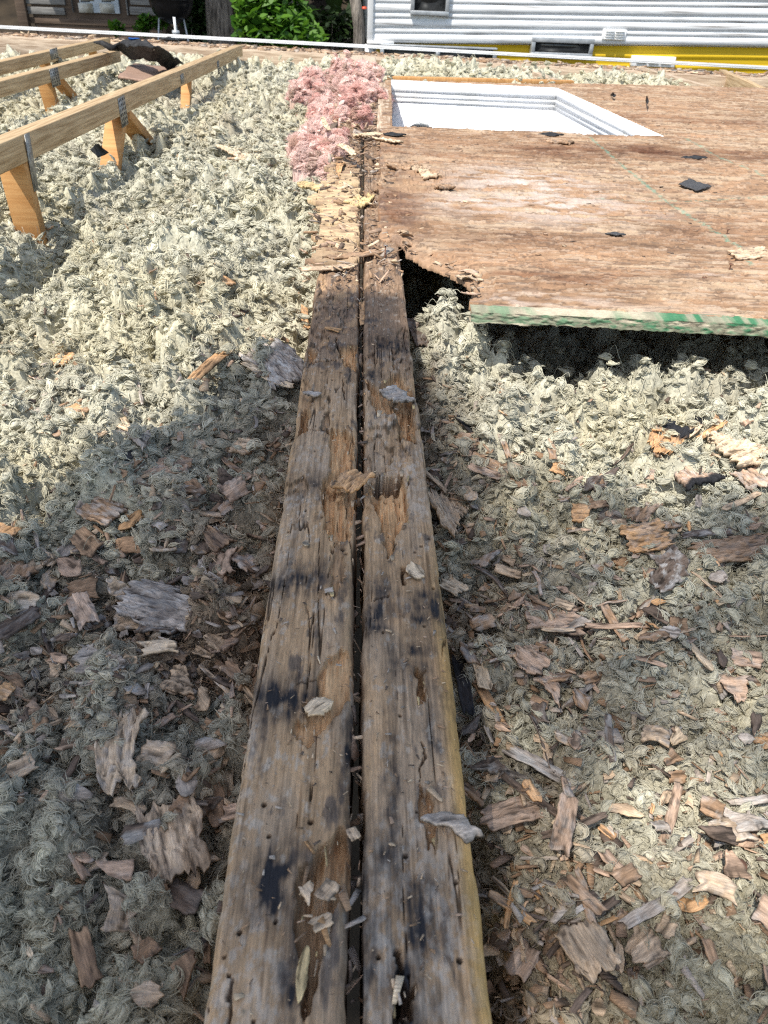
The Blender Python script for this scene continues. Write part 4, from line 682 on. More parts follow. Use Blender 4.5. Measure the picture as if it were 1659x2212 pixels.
(1012,1446,1085,1576,22,'stick','orange',.03,0,.45,'wood_splinter','two tone splinter, dark and orange, beside the right beam'),
(1030,1428,1050,1500,27,'rect','pale',.03,0,0,'wood_chip','upright pale chip behind the two tone splinter'),
(988,1415,1012,1555,28,'rect','black',.05,0,.4,'charred_chip','charred black piece pressed against the right beam'),
(1089,1616,1240,1706,26,'stick','grey',.02,.65,.2,'wood_stick','weathered whitish stick lying diagonally in the lower right wool'),
(1024,1795,1178,1752,54,'rect','pink',.04,.1,.1,'veneer_strip','flat smooth brown veneer strip touching the right beam'),
(1225,1734,1200,1870,42,'rect','pink',.04,.25,.1,'wood_chip','long pinkish plywood flake right of the smooth veneer strip'),
(1422,1852,1462,1688,22,'stick','pink',.01,.1,.05,'wood_stick','straight reddish stick standing in pale wool at lower right'),
(1566,1742,1664,1733,15,'stick','grey',.02,.5,.3,'wood_stick','weathered grey strip entering from the right margin, lower half'),
(1089,2021,1113,1904,13,'stick','orange',.01,0,.1,'wood_stick','clean orange stick lying along the right beam, lower part'),
(1052,1930,1158,2009,22,'stick','orange',.03,.2,.1,'wood_splinter','bent orange splinter crossing under the clean orange stick'),
(1225,2005,1300,2130,95,'rect','tan',.015,.1,.25,'plywood_piece','large tan plywood piece at the lower right of the beams'),
(1345,2090,1412,2040,66,'fan','tan',.03,.1,.05,'plywood_piece','fan shaped tan plywood piece beside the larger one at lower right'),
(1243,1997,1340,2088,8,'stick','orange',.01,0,.2,'wood_splinter','thin orange splinter lying over the large tan plywood piece'),
(1330,2017,1498,1900,24,'stick','grey',.02,.45,.1,'wood_stick','long weathered grey stick above the fan shaped plywood piece'),
(1457,1975,1538,1942,26,'bow','orange',.12,.05,0,'wood_chip','curled pale orange strip in wool at lower right'),
(1214,1895,1303,1985,24,'stick','brown',.03,.2,.3,'wood_splinter','ragged dark brown splinter above the large tan plywood piece'),
(1185,1975,1212,2098,20,'stick','brown',.02,.1,.4,'wood_splinter','long dark splinter left of the large tan plywood piece'),
(1520,2029,1540,2096,24,'rect','brown',.04,.1,.1,'wood_chip','small brown chip alone in shaded wool at lower right'),
(1645,2100,1668,2170,30,'rect','pink',.04,.2,0,'wood_chip','pinkish chip cut by the right margin near the bottom'),
(1265,2192,1305,2198,30,'oval','tan',.04,.1,0,'wood_chip','blurred tan chip at the bottom edge, right of the beams'),
(1225,2200,1275,2140,14,'stick','dark',.04,0,.3,'wood_splinter','blurred dark splinter at the bottom edge, right of the beams'),
(1275,2010,1332,1985,10,'stick','orange',.02,0,.1,'wood_splinter','short orange brown splinter between the ragged splinter and the grey stick'),
(1445,1613,1473,1588,24,'fan','pale',.05,0,0,'wood_chip','bright little chip on sunlit wool at right'),
(1432,1660,1462,1632,24,'fan','brown',.05,.1,.1,'wood_chip','brown fan shaped flake just under the bright little chip'),
(1525,1700,1535,1640,9,'rect','grey',.02,.4,0,'wood_chip','grey upright chip in the sunlit wool at right'),
(1110,1950,1060,1900,10,'stick','tan',.02,.1,.1,'wood_splinter','tan splinter between the right beam and the bent orange splinter'),
(1295,1840,1350,1900,26,'rect','pink',.06,.2,.1,'wood_chip','pinkish jagged chip in grey wool left of the reddish stick'),
(1290,1790,1330,1820,18,'rect','orange',.06,.1,0,'wood_chip','rounded orange chip near the long pinkish plywood flake'),
(1130,1690,1165,1745,22,'rect','orange',.05,.1,.1,'wood_chip','orange brown chip above the flat veneer strip'),
(1120,1830,1180,1880,14,'stick','pink',.05,.2,.1,'wood_splinter','pinkish splinter under the flat veneer strip'),
(1640,1820,1668,1815,16,'rect','orange',.05,0,0,'wood_chip','orange chip at the right margin in sunlit wool'),
(1250,1480,1330,1440,20,'tri','brown',.05,.2,.1,'wood_chip','brown flake right of the oval pinkish flake'),
]
for q in CH:
    lay(q[10], q[11], q[10].replace('_', ' '), *q[:9], drk=q[9], tip='black' if 'half burnt' in q[11] else None)
E_LATE()
# pieces resting on the beams
ONB = [(655,1548,726,1508,40,'oval','pale',.04,0,.05,'wood_chip','pale scooped chip lying in the gouge of the left beam',.004),
(738,1062,786,1020,46,'rect','orange',.05,.1,.1,'wood_chip','thick torn block lying across the gap between the beams',.014),
(880,1216,912,1258,26,'oval','pale',.04,.05,0,'wood_chip','pale oval chip lying on top of the right beam',.003),
(700,710,738,718,7,'stick','orange',.01,0,0,'wood_splinter','small orange splinter lying across the left beam',.002),
(783,655,787,710,16,'rect','orange',.03,.1,.2,'wood_chip','orange block stuck in the gap between the beams',-.01),
(835,860,880,850,34,'rect','grey',.04,.6,.2,'wood_chip','grey white plug of wood standing in the torn right beam',.004),
(655,850,690,858,14,'rect','grey',.05,.4,.3,'wood_chip','small grey fragment on the left edge of the left beam',.004),
(650,1175,672,1180,10,'oval','pale',.03,.1,0,'wood_chip','small pale shaving on the left beam beside the gouge',.002),
(700,1280,720,1278,10,'rect','grey',.04,.3,.1,'wood_chip','small grey shaving on the left beam below the gouge',.002),
(640,2190,668,2030,24,'point','yellow',.02,0,.1,'wood_splinter','long yellow splinter lying in the trough of the left beam',.0),
(690,1950,728,1905,34,'rect','tan',.06,.1,.1,'wood_chip','crumbly tan lump in the trough of the left beam',.0),
(655,1910,685,1960,30,'tri','tan',.06,.2,.1,'wood_chip','thin leaf like shaving in the trough of the left beam',.0),
(668,2010,720,1985,26,'rect','tan',.08,.1,.2,'wood_chip','upper crumb heap chip in the lower trough of the left beam',.0),
(755,1790,772,1820,20,'rect','tan',.05,.1,.1,'wood_chip','tan chip stuck at the gap, lower part of the left beam',.0),
(690,560,830,545,12,'stick','brown',.02,.1,.2,'wood_splinter','brown strip of rotten ply lying across both beams',.006),
(640,585,775,575,10,'stick','tan',.02,.1,.2,'wood_splinter','tan splinter lying across the left beam below the rotten strip',.005),
(765,430,815,445,22,'tri','yellow',.06,0,.1,'wood_splinter','torn yellow splinter bridging the gap at the frayed ply',.008),
(640,410,690,400,12,'point','yellow',.02,0,.1,'wood_splinter','yellow splinter sticking out to the left of the frayed ply',.003),
(728,385,738,345,16,'fan','orange',.15,0,.2,'wood_chip','upright amber flake standing on the frayed ply',.012),
(845,355,905,365,14,'stick','brown',.04,.1,.3,'wood_splinter','lifted brown ply flake on the rotten corner of the plywood sheet',.02),
(900,375,940,372,12,'rect','tan',.05,.1,.1,'wood_chip','tan loose ply flake in the rotten patch of the plywood sheet',.02),
(935,408,975,405,10,'rect','brown',.04,.1,.3,'wood_chip','grey brown loose flake on the plywood sheet above the broken corner',.02),
(1570,552,1668,548,12,'stick','tan',.03,.1,.2,'wood_splinter','long peeling splinter on the plywood beside the two nails',.02),
(1180,302,1240,310,8,'rect','brown',.04,.2,.3,'wood_chip','brown flake lying on the plywood just below the skylight',.022),
(770,295,820,288,7,'stick','pale',.02,0,0,'wood_splinter','bright splinter on the beam just below the skylight corner',.012),
(805,300,870,310,6,'stick','pale',.02,0,0,'wood_splinter','second bright splinter on the plywood corner below the skylight',.022),
(700,255,712,285,8,'stick','pale',.02,0,0,'wood_splinter','pale splinter standing in the nearest pink glass wool',.07),
(735,310,765,335,6,'stick','pale',.02,0,0,'wood_splinter','pale splinter with dark tip at the right of the nearest pink wool',.05)]
for q in ONB: lay(q[10], q[11], q[10].replace('_', ' '), *q[:9], drk=q[9], zon=q[12], roll=random.uniform(-10, 10))

# frayed remains of ply on the left beam
fr = empty('frayed_ply', at(740, 460, .0), 'frayed straw coloured remains of plywood on the left beam near the pink wool', 'plywood remnant'); fo = np.array(fr.location)
X, Y = np.meshgrid(np.linspace(-.15, .0, 150), np.linspace(1.72, 2.75, 420)); le = -.10-.022*sst(.0, .5, fbm(Y/.03, X*0, 131, 3))-.03*np.exp(-((Y-2.3)/.05)**2); lm = fbm(X/.07, Y/.010, 132, 4)
Z = .006+.006*lm+.004*(fbm(X/.1, Y/.04, 133, 2) > .1); m = (X > le) & (X < -.006+.012*fbm(Y/.012, 0*X, 134, 3)) & (fbm(X/.08, Y/.03, 135, 3) > -.38)
c = np.array([.52, .385, .235])*(1+.35*fbm(X/.05, Y/.0035, 136, 3))[..., None]; k = (sst(.1, .45, fbm(X/.06, Y/.02, 137, 3)))[..., None]*.8+.6*sst(1.93, 1.78, Y)[..., None]+.6*sst(2.45, 2.7, Y)[..., None]; k = np.clip(k, 0, .95); c = c*(1-k)+np.array([.27, .18, .12])*(1+.3*lm)[..., None]*k
grid('ply_layer', X, Y, Z, MT['ply'], fr, col=c, mask=m, skirt=lambda x, y, z: z-.012, smooth=False, org=fo).location = (0, 0, 0)

# small chips that look alike, and crumbs nobody could count
def auto(n, seed, u0, u1, v0, v1, label, group, cols):
    r = np.random.default_rng(seed)
    for i in range(n):
        u = r.uniform(u0, u1); v = v0+(v1-v0)*r.random(); p = at(u, v, -.09)
        if BX[0]-.012 < p[0] < BX[3]+.012: continue
        L = r.uniform(.010, .030)*F0/depth(p); a = r.uniform(0, 6.28); lay('small_wood_chip', label, 'wood chip', u, v, u+L*math.cos(a), v+L*.7*math.sin(a), L*r.uniform(.18, .6), r.choice(['rect', 'tri', 'stick', 'point']), str(r.choice(cols)), r.uniform(.02, .1), r.choice([0, .2, .4]), r.choice([0, .1, .3]), group=group, fine=.6, roll=r.uniform(-35, 35))
auto(105, 11, 60, 640, 860, 1700, 'small loose wood chip among the shaded wool left of the beams', 'small chips left of the beams', ['tan', 'brown', 'grey', 'brown', 'pink', 'dark'])
auto(125, 12, 930, 1640, 900, 2050, 'small loose wood chip among the wool right of the beams', 'small chips right of the beams', ['tan', 'brown', 'orange', 'brown', 'pink', 'grey'])
auto(26, 13, 60, 660, 420, 860, 'small orange wood chip scattered on the sunlit wool at left', 'small chips on the sunlit wool', ['orange', 'tan', 'pink'])
def flakes(n, seed, side, label, group):
    r = np.random.default_rng(seed); k = 0
    for _ in range(4000):
        y = .28+1.0*r.random(); x = side*r.uniform(.105, .24+.42*y); p = (x, y, -.1)
        if r.random() > .10+1.3*dust(np.array([x]), np.array([y]))[0]+(.28 if side > 0 and y < 1.0 else 0) or y > 1.15-.25*(abs(x) > .4): continue
        c = M.T @ (np.array(p)-CP); u, v = W0/2-F0*c[0]/c[2], H0/2+F0*c[1]/c[2]
        if not (0 < u < W0 and v < H0): continue
        lg = r.random() < .22; L = r.uniform(.020, .052)*F0/depth(p)*(1.7 if lg else 1); a = r.uniform(0, 6.28); lay('wood_flake', label, 'wood flake', u, v, u+L*math.cos(a), v+L*.75*math.sin(a), L*(r.uniform(.05, .11) if lg else r.uniform(.14, .5)), 'stick' if lg else r.choice(['rect', 'tri', 'point', 'tri', 'bow']), str(r.choice(['brown', 'pink', 'tan', 'grey', 'brown', 'dark', 'tan', 'dark'])), r.uniform(.02, .08), r.choice([0, .25, .5]), r.choice([0, .15, .35]), group=group, fine=.7, roll=r.uniform(-40, 40)); k += 1
        if k >= n: return
flakes(175, 41, -1, 'ragged weathered wood flake in the heap of debris along the left beam', 'ragged flakes left of the beams')
flakes(125, 42, 1, 'ragged weathered wood flake scattered over the wool right of the beams', 'ragged flakes right of the beams')
def crumbs(name, label, n, seed, sampler, smin, smax, parent=None, thw=None, tilt=.35, th0=0., keys=None):
    r = np.random.default_rng(seed); x, y, z = sampler(r, n); n = len(x); L = smin+(smax-smin)*r.random(n)**2.5; W = L*r.uniform(.10, .55, n)*np.where(r.random(n) < .15, 1.8, 1); T = W*.22; th = r.random(n)*6.28 if thw is None else th0+r.normal(size=n)*thw; el = r.normal(size=n)*tilt; ro_ = r.normal(size=n)*.5
    ax = np.stack([np.cos(th)*np.cos(el), np.sin(th)*np.cos(el), np.sin(el)], 1); b = np.stack([-np.sin(th), np.cos(th), 0*th], 1); cz = np.cross(ax, b); b2 = b*np.cos(ro_)[:, None]+cz*np.sin(ro_)[:, None]; c2 = np.cross(ax, b2); C = np.stack([x, y, z+.0015], 1)
    V = []
    for sx, sy, sz in ((-1, -.4, -1), (-1, .5, -1), (1, .8, -1), (.8, -.9, -1), (-.9, -.4, 1), (-1.1, .5, 1), (.9, .8, 1), (1.05, -.9, 1)): V.append(C+ax*(L*.5*sx)[:, None]+b2*(W*.5*sy)[:, None]+c2*(T*.5*sz)[:, None])
    V = np.stack(V, 1).reshape(-1, 3); Fq = np.array([(0, 3, 2, 1), (4, 5, 6, 7), (0, 1, 5, 4), (1, 2, 6, 5), (2, 3, 7, 6), (3, 0, 4, 7)]); Fs = (np.arange(n)[:, None, None]*8+Fq[None]).reshape(-1, 4)
    keys = keys or ['tan', 'brown', 'grey', 'dark', 'pink', 'brown', 'pale', 'grey', 'brown', 'pink', 'dark', 'tan']; cc = np.array([CC[k] for k in keys])[r.integers(0, len(keys), n)]*r.uniform(.7, 1.2, n)[:, None]; o = mesh(name, V, Fs.astype(np.int32), MT['chip'], parent, np.repeat(cc, 8, 0)); return tag(o, label, None, None, 'stuff')
def s_wool(r, n):
    k = n*4; y = .05+(np.exp(r.random(k)*math.log(7.))*.5-.5)*1.2; x = (r.random(k)*2-1)*(.25+.47*y)*1.1; ok = ~((x > BX[0]-.002) & (x < BX[3]+.002)) & ~((x > .22) & (y > 1.5) & (y < 5.2)) & ~((x > .1) & (y > 1.9) & (y < 5.2)) & ~(inpoly(x, y, HOLE)) & (y < eave(x)-.05) & (r.random(k) < (.05+.95*dust(x, y))*(1-.75*sst(.52, .40, y)*(x < 0)))
    x, y = x[ok][:n], y[ok][:n]; return x, y, wz(x, y)+.014*r.random(len(x))
tag(crumbs('wood_crumbs', 'fine brown wood crumbs and splinters strewn over the wool', 27000, 3, s_wool, .003, .026), None, None)
def s_beam(r, n):
    y = .15+(np.exp(r.random(n)*math.log(9.))*.5-.5)*1.3; k = r.random(n) < .55; y = np.where(k, y, r.choice([1.7, 1.62, 2.6, 3.2, .45, .36], n)+r.normal(size=n)*.12); x = r.uniform(BX[0]+.004, BX[3]-.004, n); ok = ((x < BX[1]-.002) | (x > BX[2]+.002)) & (y > .12); return x[ok], y[ok], 0*x[ok]+.001
crumbs('beam_crumbs', 'fine wood crumbs and shavings lying on top of the two beams', 2600, 4, s_beam, .0012, .007)
def s_rim(r, n):
    X_, Y_ = [], []
    for pl, dp, fr in GOUGE:
        q = np.array([p[:2] for p in pl]); m = max(6, int(n*len(q)/110)); i = r.integers(len(q), size=m); t = r.random(m)[:, None]; e = q[i]*(1-t)+q[i-1]*t+r.normal(size=(m, 2))*[.004, .010]; X_.append(e[:, 0]); Y_.append(e[:, 1])
    x, y = np.concatenate(X_), np.concatenate(Y_); ok = ((x > BX[0]) & (x < BX[1])) | ((x > BX[2]) & (x < BX[3])); return x[ok], y[ok], r.uniform(-.006, .001, ok.sum())
crumbs('torn_fibres', 'torn wood fibres and shavings standing around the gouges of the beams', 190, 15, s_rim, .003, .022, None, .25, .15, 1.5708, ['tan', 'orange', 'pale', 'brown', 'yellow', 'pale'])
def s_gap(r, n): y = .15+(np.exp(r.random(n)*math.log(6.))*.5-.5)*1.3; return r.uniform(BX[1]-.001, BX[2]+.001, n), y, r.uniform(-.05, -.006, n)
crumbs('gap_crumbs', 'splinters and wool bits caught in the gap between the two beams', 420, 14, s_gap, .004, .022, None, None, .9)
def s_rot(r, n):
    y = r.uniform(1.55, 6.0, n); x = r.uniform(BX[0]-.03, BX[3], n); ok = (x < BX[1]-.004) | (x > BX[2]) | (r.random(n) < .15); return x[ok], y[ok], 0*x[ok]+r.uniform(.0, .012, ok.sum())
crumbs('rot_flakes', 'brown flakes of rotten ply heaped along the far part of the beams', 2600, 8, s_rot, .004, .04, None, .9, .3)
def s_eave(r, n): x = r.uniform(-3.6, 3.4, n); return x, eave(x)+r.uniform(.04, .30, n), 0*x-.004
crumbs('eave_flakes', 'brown flakes and grit lying along the rim board', 2500, 9, s_eave, .01, .07, None, .8, .1)
def s_ply(r, n):
    x = .06+3.2*r.random(n)**1.5; y = r.uniform(1.5, 5.2, n); ok = inpoly(x, y, PL) & ~inpoly(x, y, HOLE); return x[ok], y[ok], 0*x[ok]+.0165
crumbs('ply_crumbs', 'fine splinters and grit lying on the plywood sheet', 1300, 6, s_ply, .003, .02, None, .4, .1)

# ------------------------------------------------------------------ ground beyond the roof
gx_, gy_ = np.meshgrid(np.linspace(-60, 60, 90), np.linspace(-30, 80, 90))
gz = -2.6+sst(8, 13, gy_)*1.2+np.maximum(0, gy_-14)*.42+.25*fbm(gx_/4, gy_/4, 141, 3)*sst(8, 10, gy_)
grid('ground', gx_, gy_, gz, MT['soil'])['kind'] = 'structure'

# ------------------------------------------------------------------ neighbouring trailer: white ribbed metal, yellow stripe
TA = at(797, 50, 0); ra_, rb_ = ray(798, 40), ray(1659, 60)
TA = CP+ra_*(12.4/ra_[1]); TB = CP+rb_*(12.6/rb_[1]); td = np.array([TB[0]-TA[0], TB[1]-TA[1], 0]); td /= np.linalg.norm(td); tn = np.array([td[1], -td[0], 0])
T0 = np.array([TA[0], TA[1], 0]); ty = math.atan2(td[1], td[0])
def tw(u, v): r = ray(u, v); p = CP+r*(np.dot(T0-CP, tn)/np.dot(r, tn)); return float(np.dot(p-T0, td)), float(p[2])
tr = empty('trailer', tuple(T0+np.array([0, 0, -2.3])), 'white ribbed trailer with a yellow stripe and small windows behind the eave', 'trailer'); tr.rotation_euler = (0, 0, ty)
def tb(name, s0, s1, z0, z1, d0, d1, mat, parent=None, bev=.0):       # local: x along the wall, -y toward us
    return MB().box(s0, s1, -d1, -d0, z0+2.3, z1+2.3).build(name, mat, parent or tr, bev)
yt0 = tw(821, 91)[1]; yt1 = tw(1659, 100)[1]; yz = (yt0+yt1)/2; sR = 9.0
prof = [(0, .0), (.012, .016), (.050, .020), (.085, .016), (.1, .002), (.106, 0.), (.115, .012), (.14, .014), (.158, .010), (.166, .0)]  # one wide and one narrow rib
def ribbed(name, s0, s1, z0, z1, mat, sl=0., yoff=0., pr=prof, pitch=.172):
    V = []; z = z0; rows = []
    while z < z1:
        for dz, d in pr:
            if z+dz <= z1: rows.append((z+dz, d))
        z += pitch
    n = 40
    for z, d in rows:
        for i in range(n): t = i/(n-1); w = .006*math.sin(z*9+t*11)*t; V.append((s0+(s1-s0)*t, -(d+yoff), z+2.3+sl*t*(s1-s0)+w))
    return mesh(name, V, quads(len(rows), n), mat, tr, smooth=False)
slz = (yt1-yt0)/(tw(1659, 100)[0]-tw(821, 91)[0])
wl = ribbed('siding_panel', .0, sR, yt0, yt0+2.6, MT['siding'], slz, .05); ys_ = ribbed('yellow_stripe', .10, sR, yt0-.9, yt0-.002, MT['yellow'], slz, .0, [(0, 0), (.03, .004), (.06, 0), (.075, .014), (.105, .014), (.12, 0)], .135)
tb('wall_core', .06, sR, -2.2, yt0+2.5, -2.2, -.02, MT['white'])
def win(u0, v0, u1, v1, lb=None, curtain=False):
    s0, za_ = tw(u0, v0); s1, zb_ = tw(u1, v1); zt, zb = max(za_, zb_), min(za_, zb_); f = empty('window', (0, 0, 0), None, None); f.parent = tr; f.location = ((s0+s1)/2, 0, 2.3); 
    cx = (s0+s1)/2
    for a, b, c, d in ((s0, s1, zt-(.025 if s1-s0 > 1.6 else .06), zt), (s0, s1, zb, zb+.05), (s0, s0+.05, zb+.05, zt-.06), (s1-.05, s1, zb+.05, zt-.06)): MB().box(a-cx, b-cx, -.13, -.02, c, d).build('frame', MT['alu'], f, .006)
    MB().box(s0+.05-cx, s1-.05-cx, -.075, -.06, zb+.05, zt-.025).build('pane', MT['glass'], f)
    return f, s0, s1, zb, zt
win(1147, 78, 1273, 124); win(889, -60, 967, 34); f3, s0, s1, zb, zt = win(821, 93, 1068, 135)
sm = tw(945, 100)[0]; MB().box(sm-.03-(s0+s1)/2, sm+.03-(s0+s1)/2, -.12, -.05, zb+.05, zt-.06).build('mullion', MT['alu'], f3)
def vent(name, u0, v0, u1, v1, cols, rows_, mat):
    s0, z1 = tw(u0, v0); s1, z0 = tw(u1, v1); o = tb(name, s0, s1, z0, z1, .0, .085, mat, None, .01); m = MB()
    for i in range(cols):
        for k in range(rows_):
            a = s0+(s1-s0)*(.08+.84*i/cols+.03); b = s0+(s1-s0)*(.08+.84*(i+1)/cols-.03); z = z0+(z1-z0)*(k+.6)/(rows_+.2); h = (z1-z0)/rows_*.32
            m.add([(a, -.085, z+2.3+h*.5), (b, -.085, z+2.3+h*.5), (b, -.115, z+2.3-h*.5), (a, -.115, z+2.3-h*.5), (b, -.085, z+2.3-h*.6), (a, -.085, z+2.3-h*.6)], [(0, 1, 2, 3), (3, 2, 4, 5), (0, 3, 5), (1, 4, 2)])
    m.build('louvre', mat, o); return o
vent('vent', 1300, 62, 1347, 87, 2, 4, MT['white']); vent('hatch', 1363, 119, 1452, 145, 3, 1, MT['white'])
tb('corner_trim', -.03, .05, yt0-.0, yt0+2.6, .0, .10, MT['white'], None, .01); tb('bottom_ledge', -.03, .34, yt0-.03, yt0+.02, .02, .11, MT['white']); s_, _ = tw(806, 90); tb('corner_post', s_-.13, s_+.0, yt0-.9, yt0-.03, -.02, .03, MT['white'])
s_, z_ = tw(796, 19); MB().lathe([(0, .03), (.03, .025), (.035, 0)], 12).build('marker_light', noise_mat('red_lens', (.5, .06, .02), (.6, .08, .03), bump=0, rough=.3), tr).location = (s_-.06, -.08, z_+2.3)
tb('end_panel', -.02, -.0, yt0, yt0+2.6, -2.2, .04, MT['siding'])

# ------------------------------------------------------------------ cabin at the left
hy = 15.0
def hp(u, v): p = aty(u, v, hy); return float(p[0]), float(p[2])
h0 = hp(170, 60); cab = empty('wooden_cabin', (h0[0], hy, h0[1]-1.2), 'grey board cabin with a pale blue double window at the top left', 'cabin')
def hb(name, u0, v0, u1, v1, d0, d1, mat, parent=None, bev=.01):
    x0, z1 = hp(u0, v0); x1, z0 = hp(u1, v1); o = MB().box(x0-h0[0], x1-h0[0], -d1, -d0, min(z0, z1)-(h0[1]-1.2), max(z0, z1)-(h0[1]-1.2)).build(name, mat, None, bev); o.parent = parent or cab; return o
hb('wall', 38, -140, 362, 100, -.4, .0, MT['brownb'])
for v0, v1 in ((-62, -40), (-38, -15), (-12, 11.5), (13, 33)): hb('siding_board', 44, v0, 143, v1, .0, .045, MT['grey']); hb('siding_board', 280, v0+1, 368, v1+2, .0, .045, MT['grey'])
hb('post', 143, -80, 160, 27, .0, .07, MT['grey']); hb('post', 262, -80, 280, 34, .0, .07, MT['grey'])
wn = hb('window', 161, -70, 261, 30, .0, .05, noise_mat('pale_blue_paint', (.42, .48, .54), (.6, .65, .7), ns=5, rough=.6, bump=.05))
for a, b in ((170, 205), (216, 250)):
    hb('pane', a, 6, b, 28, .05, .056, MT['cream'], wn, 0); hb('pane', a, -40, b, 2, .05, .056, MT['cream'], wn, 0)
    for k in range(5): hb('lettering', a+6+k*4.2, 1.2, a+9.2+k*4.2, 4.0, .058, .062, MT['ink'], wn, 0)
hb('base_board', 50, 36, 362, 62, .0, .02, MT['brownb']); hb('corner_post', 30, -140, 48, 60, .0, .12, MT['brownb']); hb('roof_eave', 20, -190, 390, -150, -.5, .6, MT['grey'])
# kettle grill
gp = aty(371, 20, 13.2); gr = empty('kettle_grill', (gp[0], 13.2, -1.0), 'black kettle grill on thin legs in front of the cabin', 'grill'); R0 = .31; kz = aty(371, 0, 13.2)[2]+1.0
MB().lathe([(.0, -.30), (.09, -.285), (.19, -.235), (.265, -.15), (.305, -.04), (.31, .0), (.318, .006), (.318, .02)], 36).build('bowl', MT['black'], gr, smooth=True).location = (0, 0, kz)
MB().lathe([(.322, .015), (.318, .04), (.28, .15), (.2, .23), (.1, .265), (0, .275)], 36).build('lid', MT['black'], gr, smooth=True).location = (0, 0, kz)
for w in (-2.6, -.5, 1.57):
    MB().tube([(.2*math.cos(w), .2*math.sin(w), kz-.22), (.34*math.cos(w), .34*math.sin(w), 0)], [.013, .013], 8).build('leg', MT['alu'], gr)
MB().lathe([(.0, -.02), (.15, -.012), (.19, .0), (.195, .012)], 28).build('ash_pan', MT['alu'], gr, smooth=True).location = (0, 0, kz-.47)
# trees and undergrowth
def trunk_tree(name, u0, u1, y, label, lean=0., h=9., crown=None, seed=0, mat='bark'):
    a, b = aty(u0, 60, y), aty(u1, 60, y); rr_ = (b[0]-a[0])/2; cx = (a[0]+b[0])/2; zb = -2.2; t = empty(name, (cx, y, zb), label, 'tree'); r = np.random.default_rng(seed); n = 26; ks = 40; V = []
    for k in range(ks):
        f = k/(ks-1); z = h*f
        for i in range(n): w = 6.283*i/n; q = rr_*(1-.55*f)*(1+.45*math.exp(-z/.5))*(1+.10*float(fbm(np.array([w*2.+seed]), np.array([z*1.2]), 151, 3)[0])); V.append((q*math.cos(w)+lean*z, q*math.sin(w), z))
    Fs = [(k*n+i, k*n+(i+1) % n, (k+1)*n+(i+1) % n, (k+1)*n+i) for k in range(ks-1) for i in range(n)]; mesh('trunk', V, Fs, MT[mat], t, smooth=True)
    if crown is not None:
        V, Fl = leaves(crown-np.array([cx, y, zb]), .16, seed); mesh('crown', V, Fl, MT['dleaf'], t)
        m = MB()
        for k in range(7):
            e = crown[r.integers(len(crown))]-np.array([cx, y, zb]); s = np.array([lean*h*.6, 0, h*(.45+.05*k)]); md = (s+e)/2+r.normal(size=3)*.3; m.tube([s, md, e], [.09, .06, .02], 7)
        m.build('limb', MT['bark'], t)
    return t
def blob(c, R, n, seed): r = np.random.default_rng(seed); k = r.normal(size=(n, 3)); k /= np.linalg.norm(k, axis=1)[:, None]; k *= (r.random(n)**.4)[:, None]; return np.array(c)+k*np.array(R)
cr = np.concatenate([blob((-4.6+1.2*math.sin(k*2.1), 11.6+1.6*math.cos(k*1.7), 6.2+.6*math.sin(k)), (1.5, 1.5, .9), 900, k) for k in range(7)])
trunk_tree('tree', 440, 505, 13.6, 'thick grey barked tree trunk right of the kettle grill', .01, 9, cr, 3)
trunk_tree('tree', 604, 650, 16.5, 'dim brown tree trunk in the dark woods behind the leafy bush', 0, 9, blob((.0, 16, 7), (3, 2.5, 1.5), 1800, 31), 5)
trunk_tree('tree', 318, 340, 19, 'thin dim trunk in the dark woods behind the kettle grill', .02, 9, blob((-4, 18, 8), (3, 2.5, 1.5), 1500, 33), 7)
trunk_tree('tree', -10, 10, 17, 'dark trunk at the top left corner behind the cabin post', .0, 9, blob((-8, 17, 8), (2.5, 2.5, 1.5), 1200, 35), 9)
pp = [aty(776, v, 11.6) for v in (130, 60, -60)]; post = empty('wooden_post', tuple(pp[0]*[1, 1, 0]+[0, 0, -2.4]), 'weathered leaning wooden post beside the left end of the trailer', 'post'); MB().tube([np.array(post.location)*0, pp[1]-np.array(post.location), pp[2]-np.array(post.location)+np.array([-.1, 0, 0])], [.085, .075, .065], 14).build('pole', MT['bark'], post, smooth=True)
def bush(name, label, pts, size, mat, seed, y):
    base = np.array([pts[:, 0].mean(), y, -2.0]); b = empty(name, tuple(base), label, 'bush'); V, Fl = leaves(pts-base, size, seed, .9); mesh('foliage', V, Fl, MT[mat], b); r = np.random.default_rng(seed); m = MB()
    for k in range(14): e = pts[r.integers(len(pts))]-base; m.tube([(r.normal()*.1, r.normal()*.1, 0), e*.5+r.normal(size=3)*.08, e], [.018, .012, .004], 6)
    m.build('stem', MT['bark'], b); return b
P1 = np.concatenate([blob(aty(u, v, 11.8+dy), (a*1., .45, b*1.), n, 50+k) for k, (u, v, a, b, n, dy) in enumerate([(570, 30, .36, .28, 400, 0), (600, 55, .5, .25, 480, -.1), (640, 75, .35, .14, 250, -.2), (545, 10, .25, .2, 220, .1), (590, -10, .45, .3, 380, .2), (530, 60, .16, .2, 120, 0), (670, 82, .2, .08, 110, -.2), (650, 40, .2, .15, 120, .1), (560, 75, .32, .12, 170, 0)])])
bush('leafy_bush', 'bright green maple like bush in front of the dark woods', P1, .085, 'leaf', 61, 11.8)
P2 = np.concatenate([blob(aty(u, v, 13.5), (.35, .3, .16), 160, 80+k) for k, (u, v) in enumerate([(705, 60), (735, 80), (745, 60), (720, 40)])]); bush('fern_clump', 'dim green fern clump between the bush and the leaning post', P2, .06, 'dleaf', 63, 13.5)
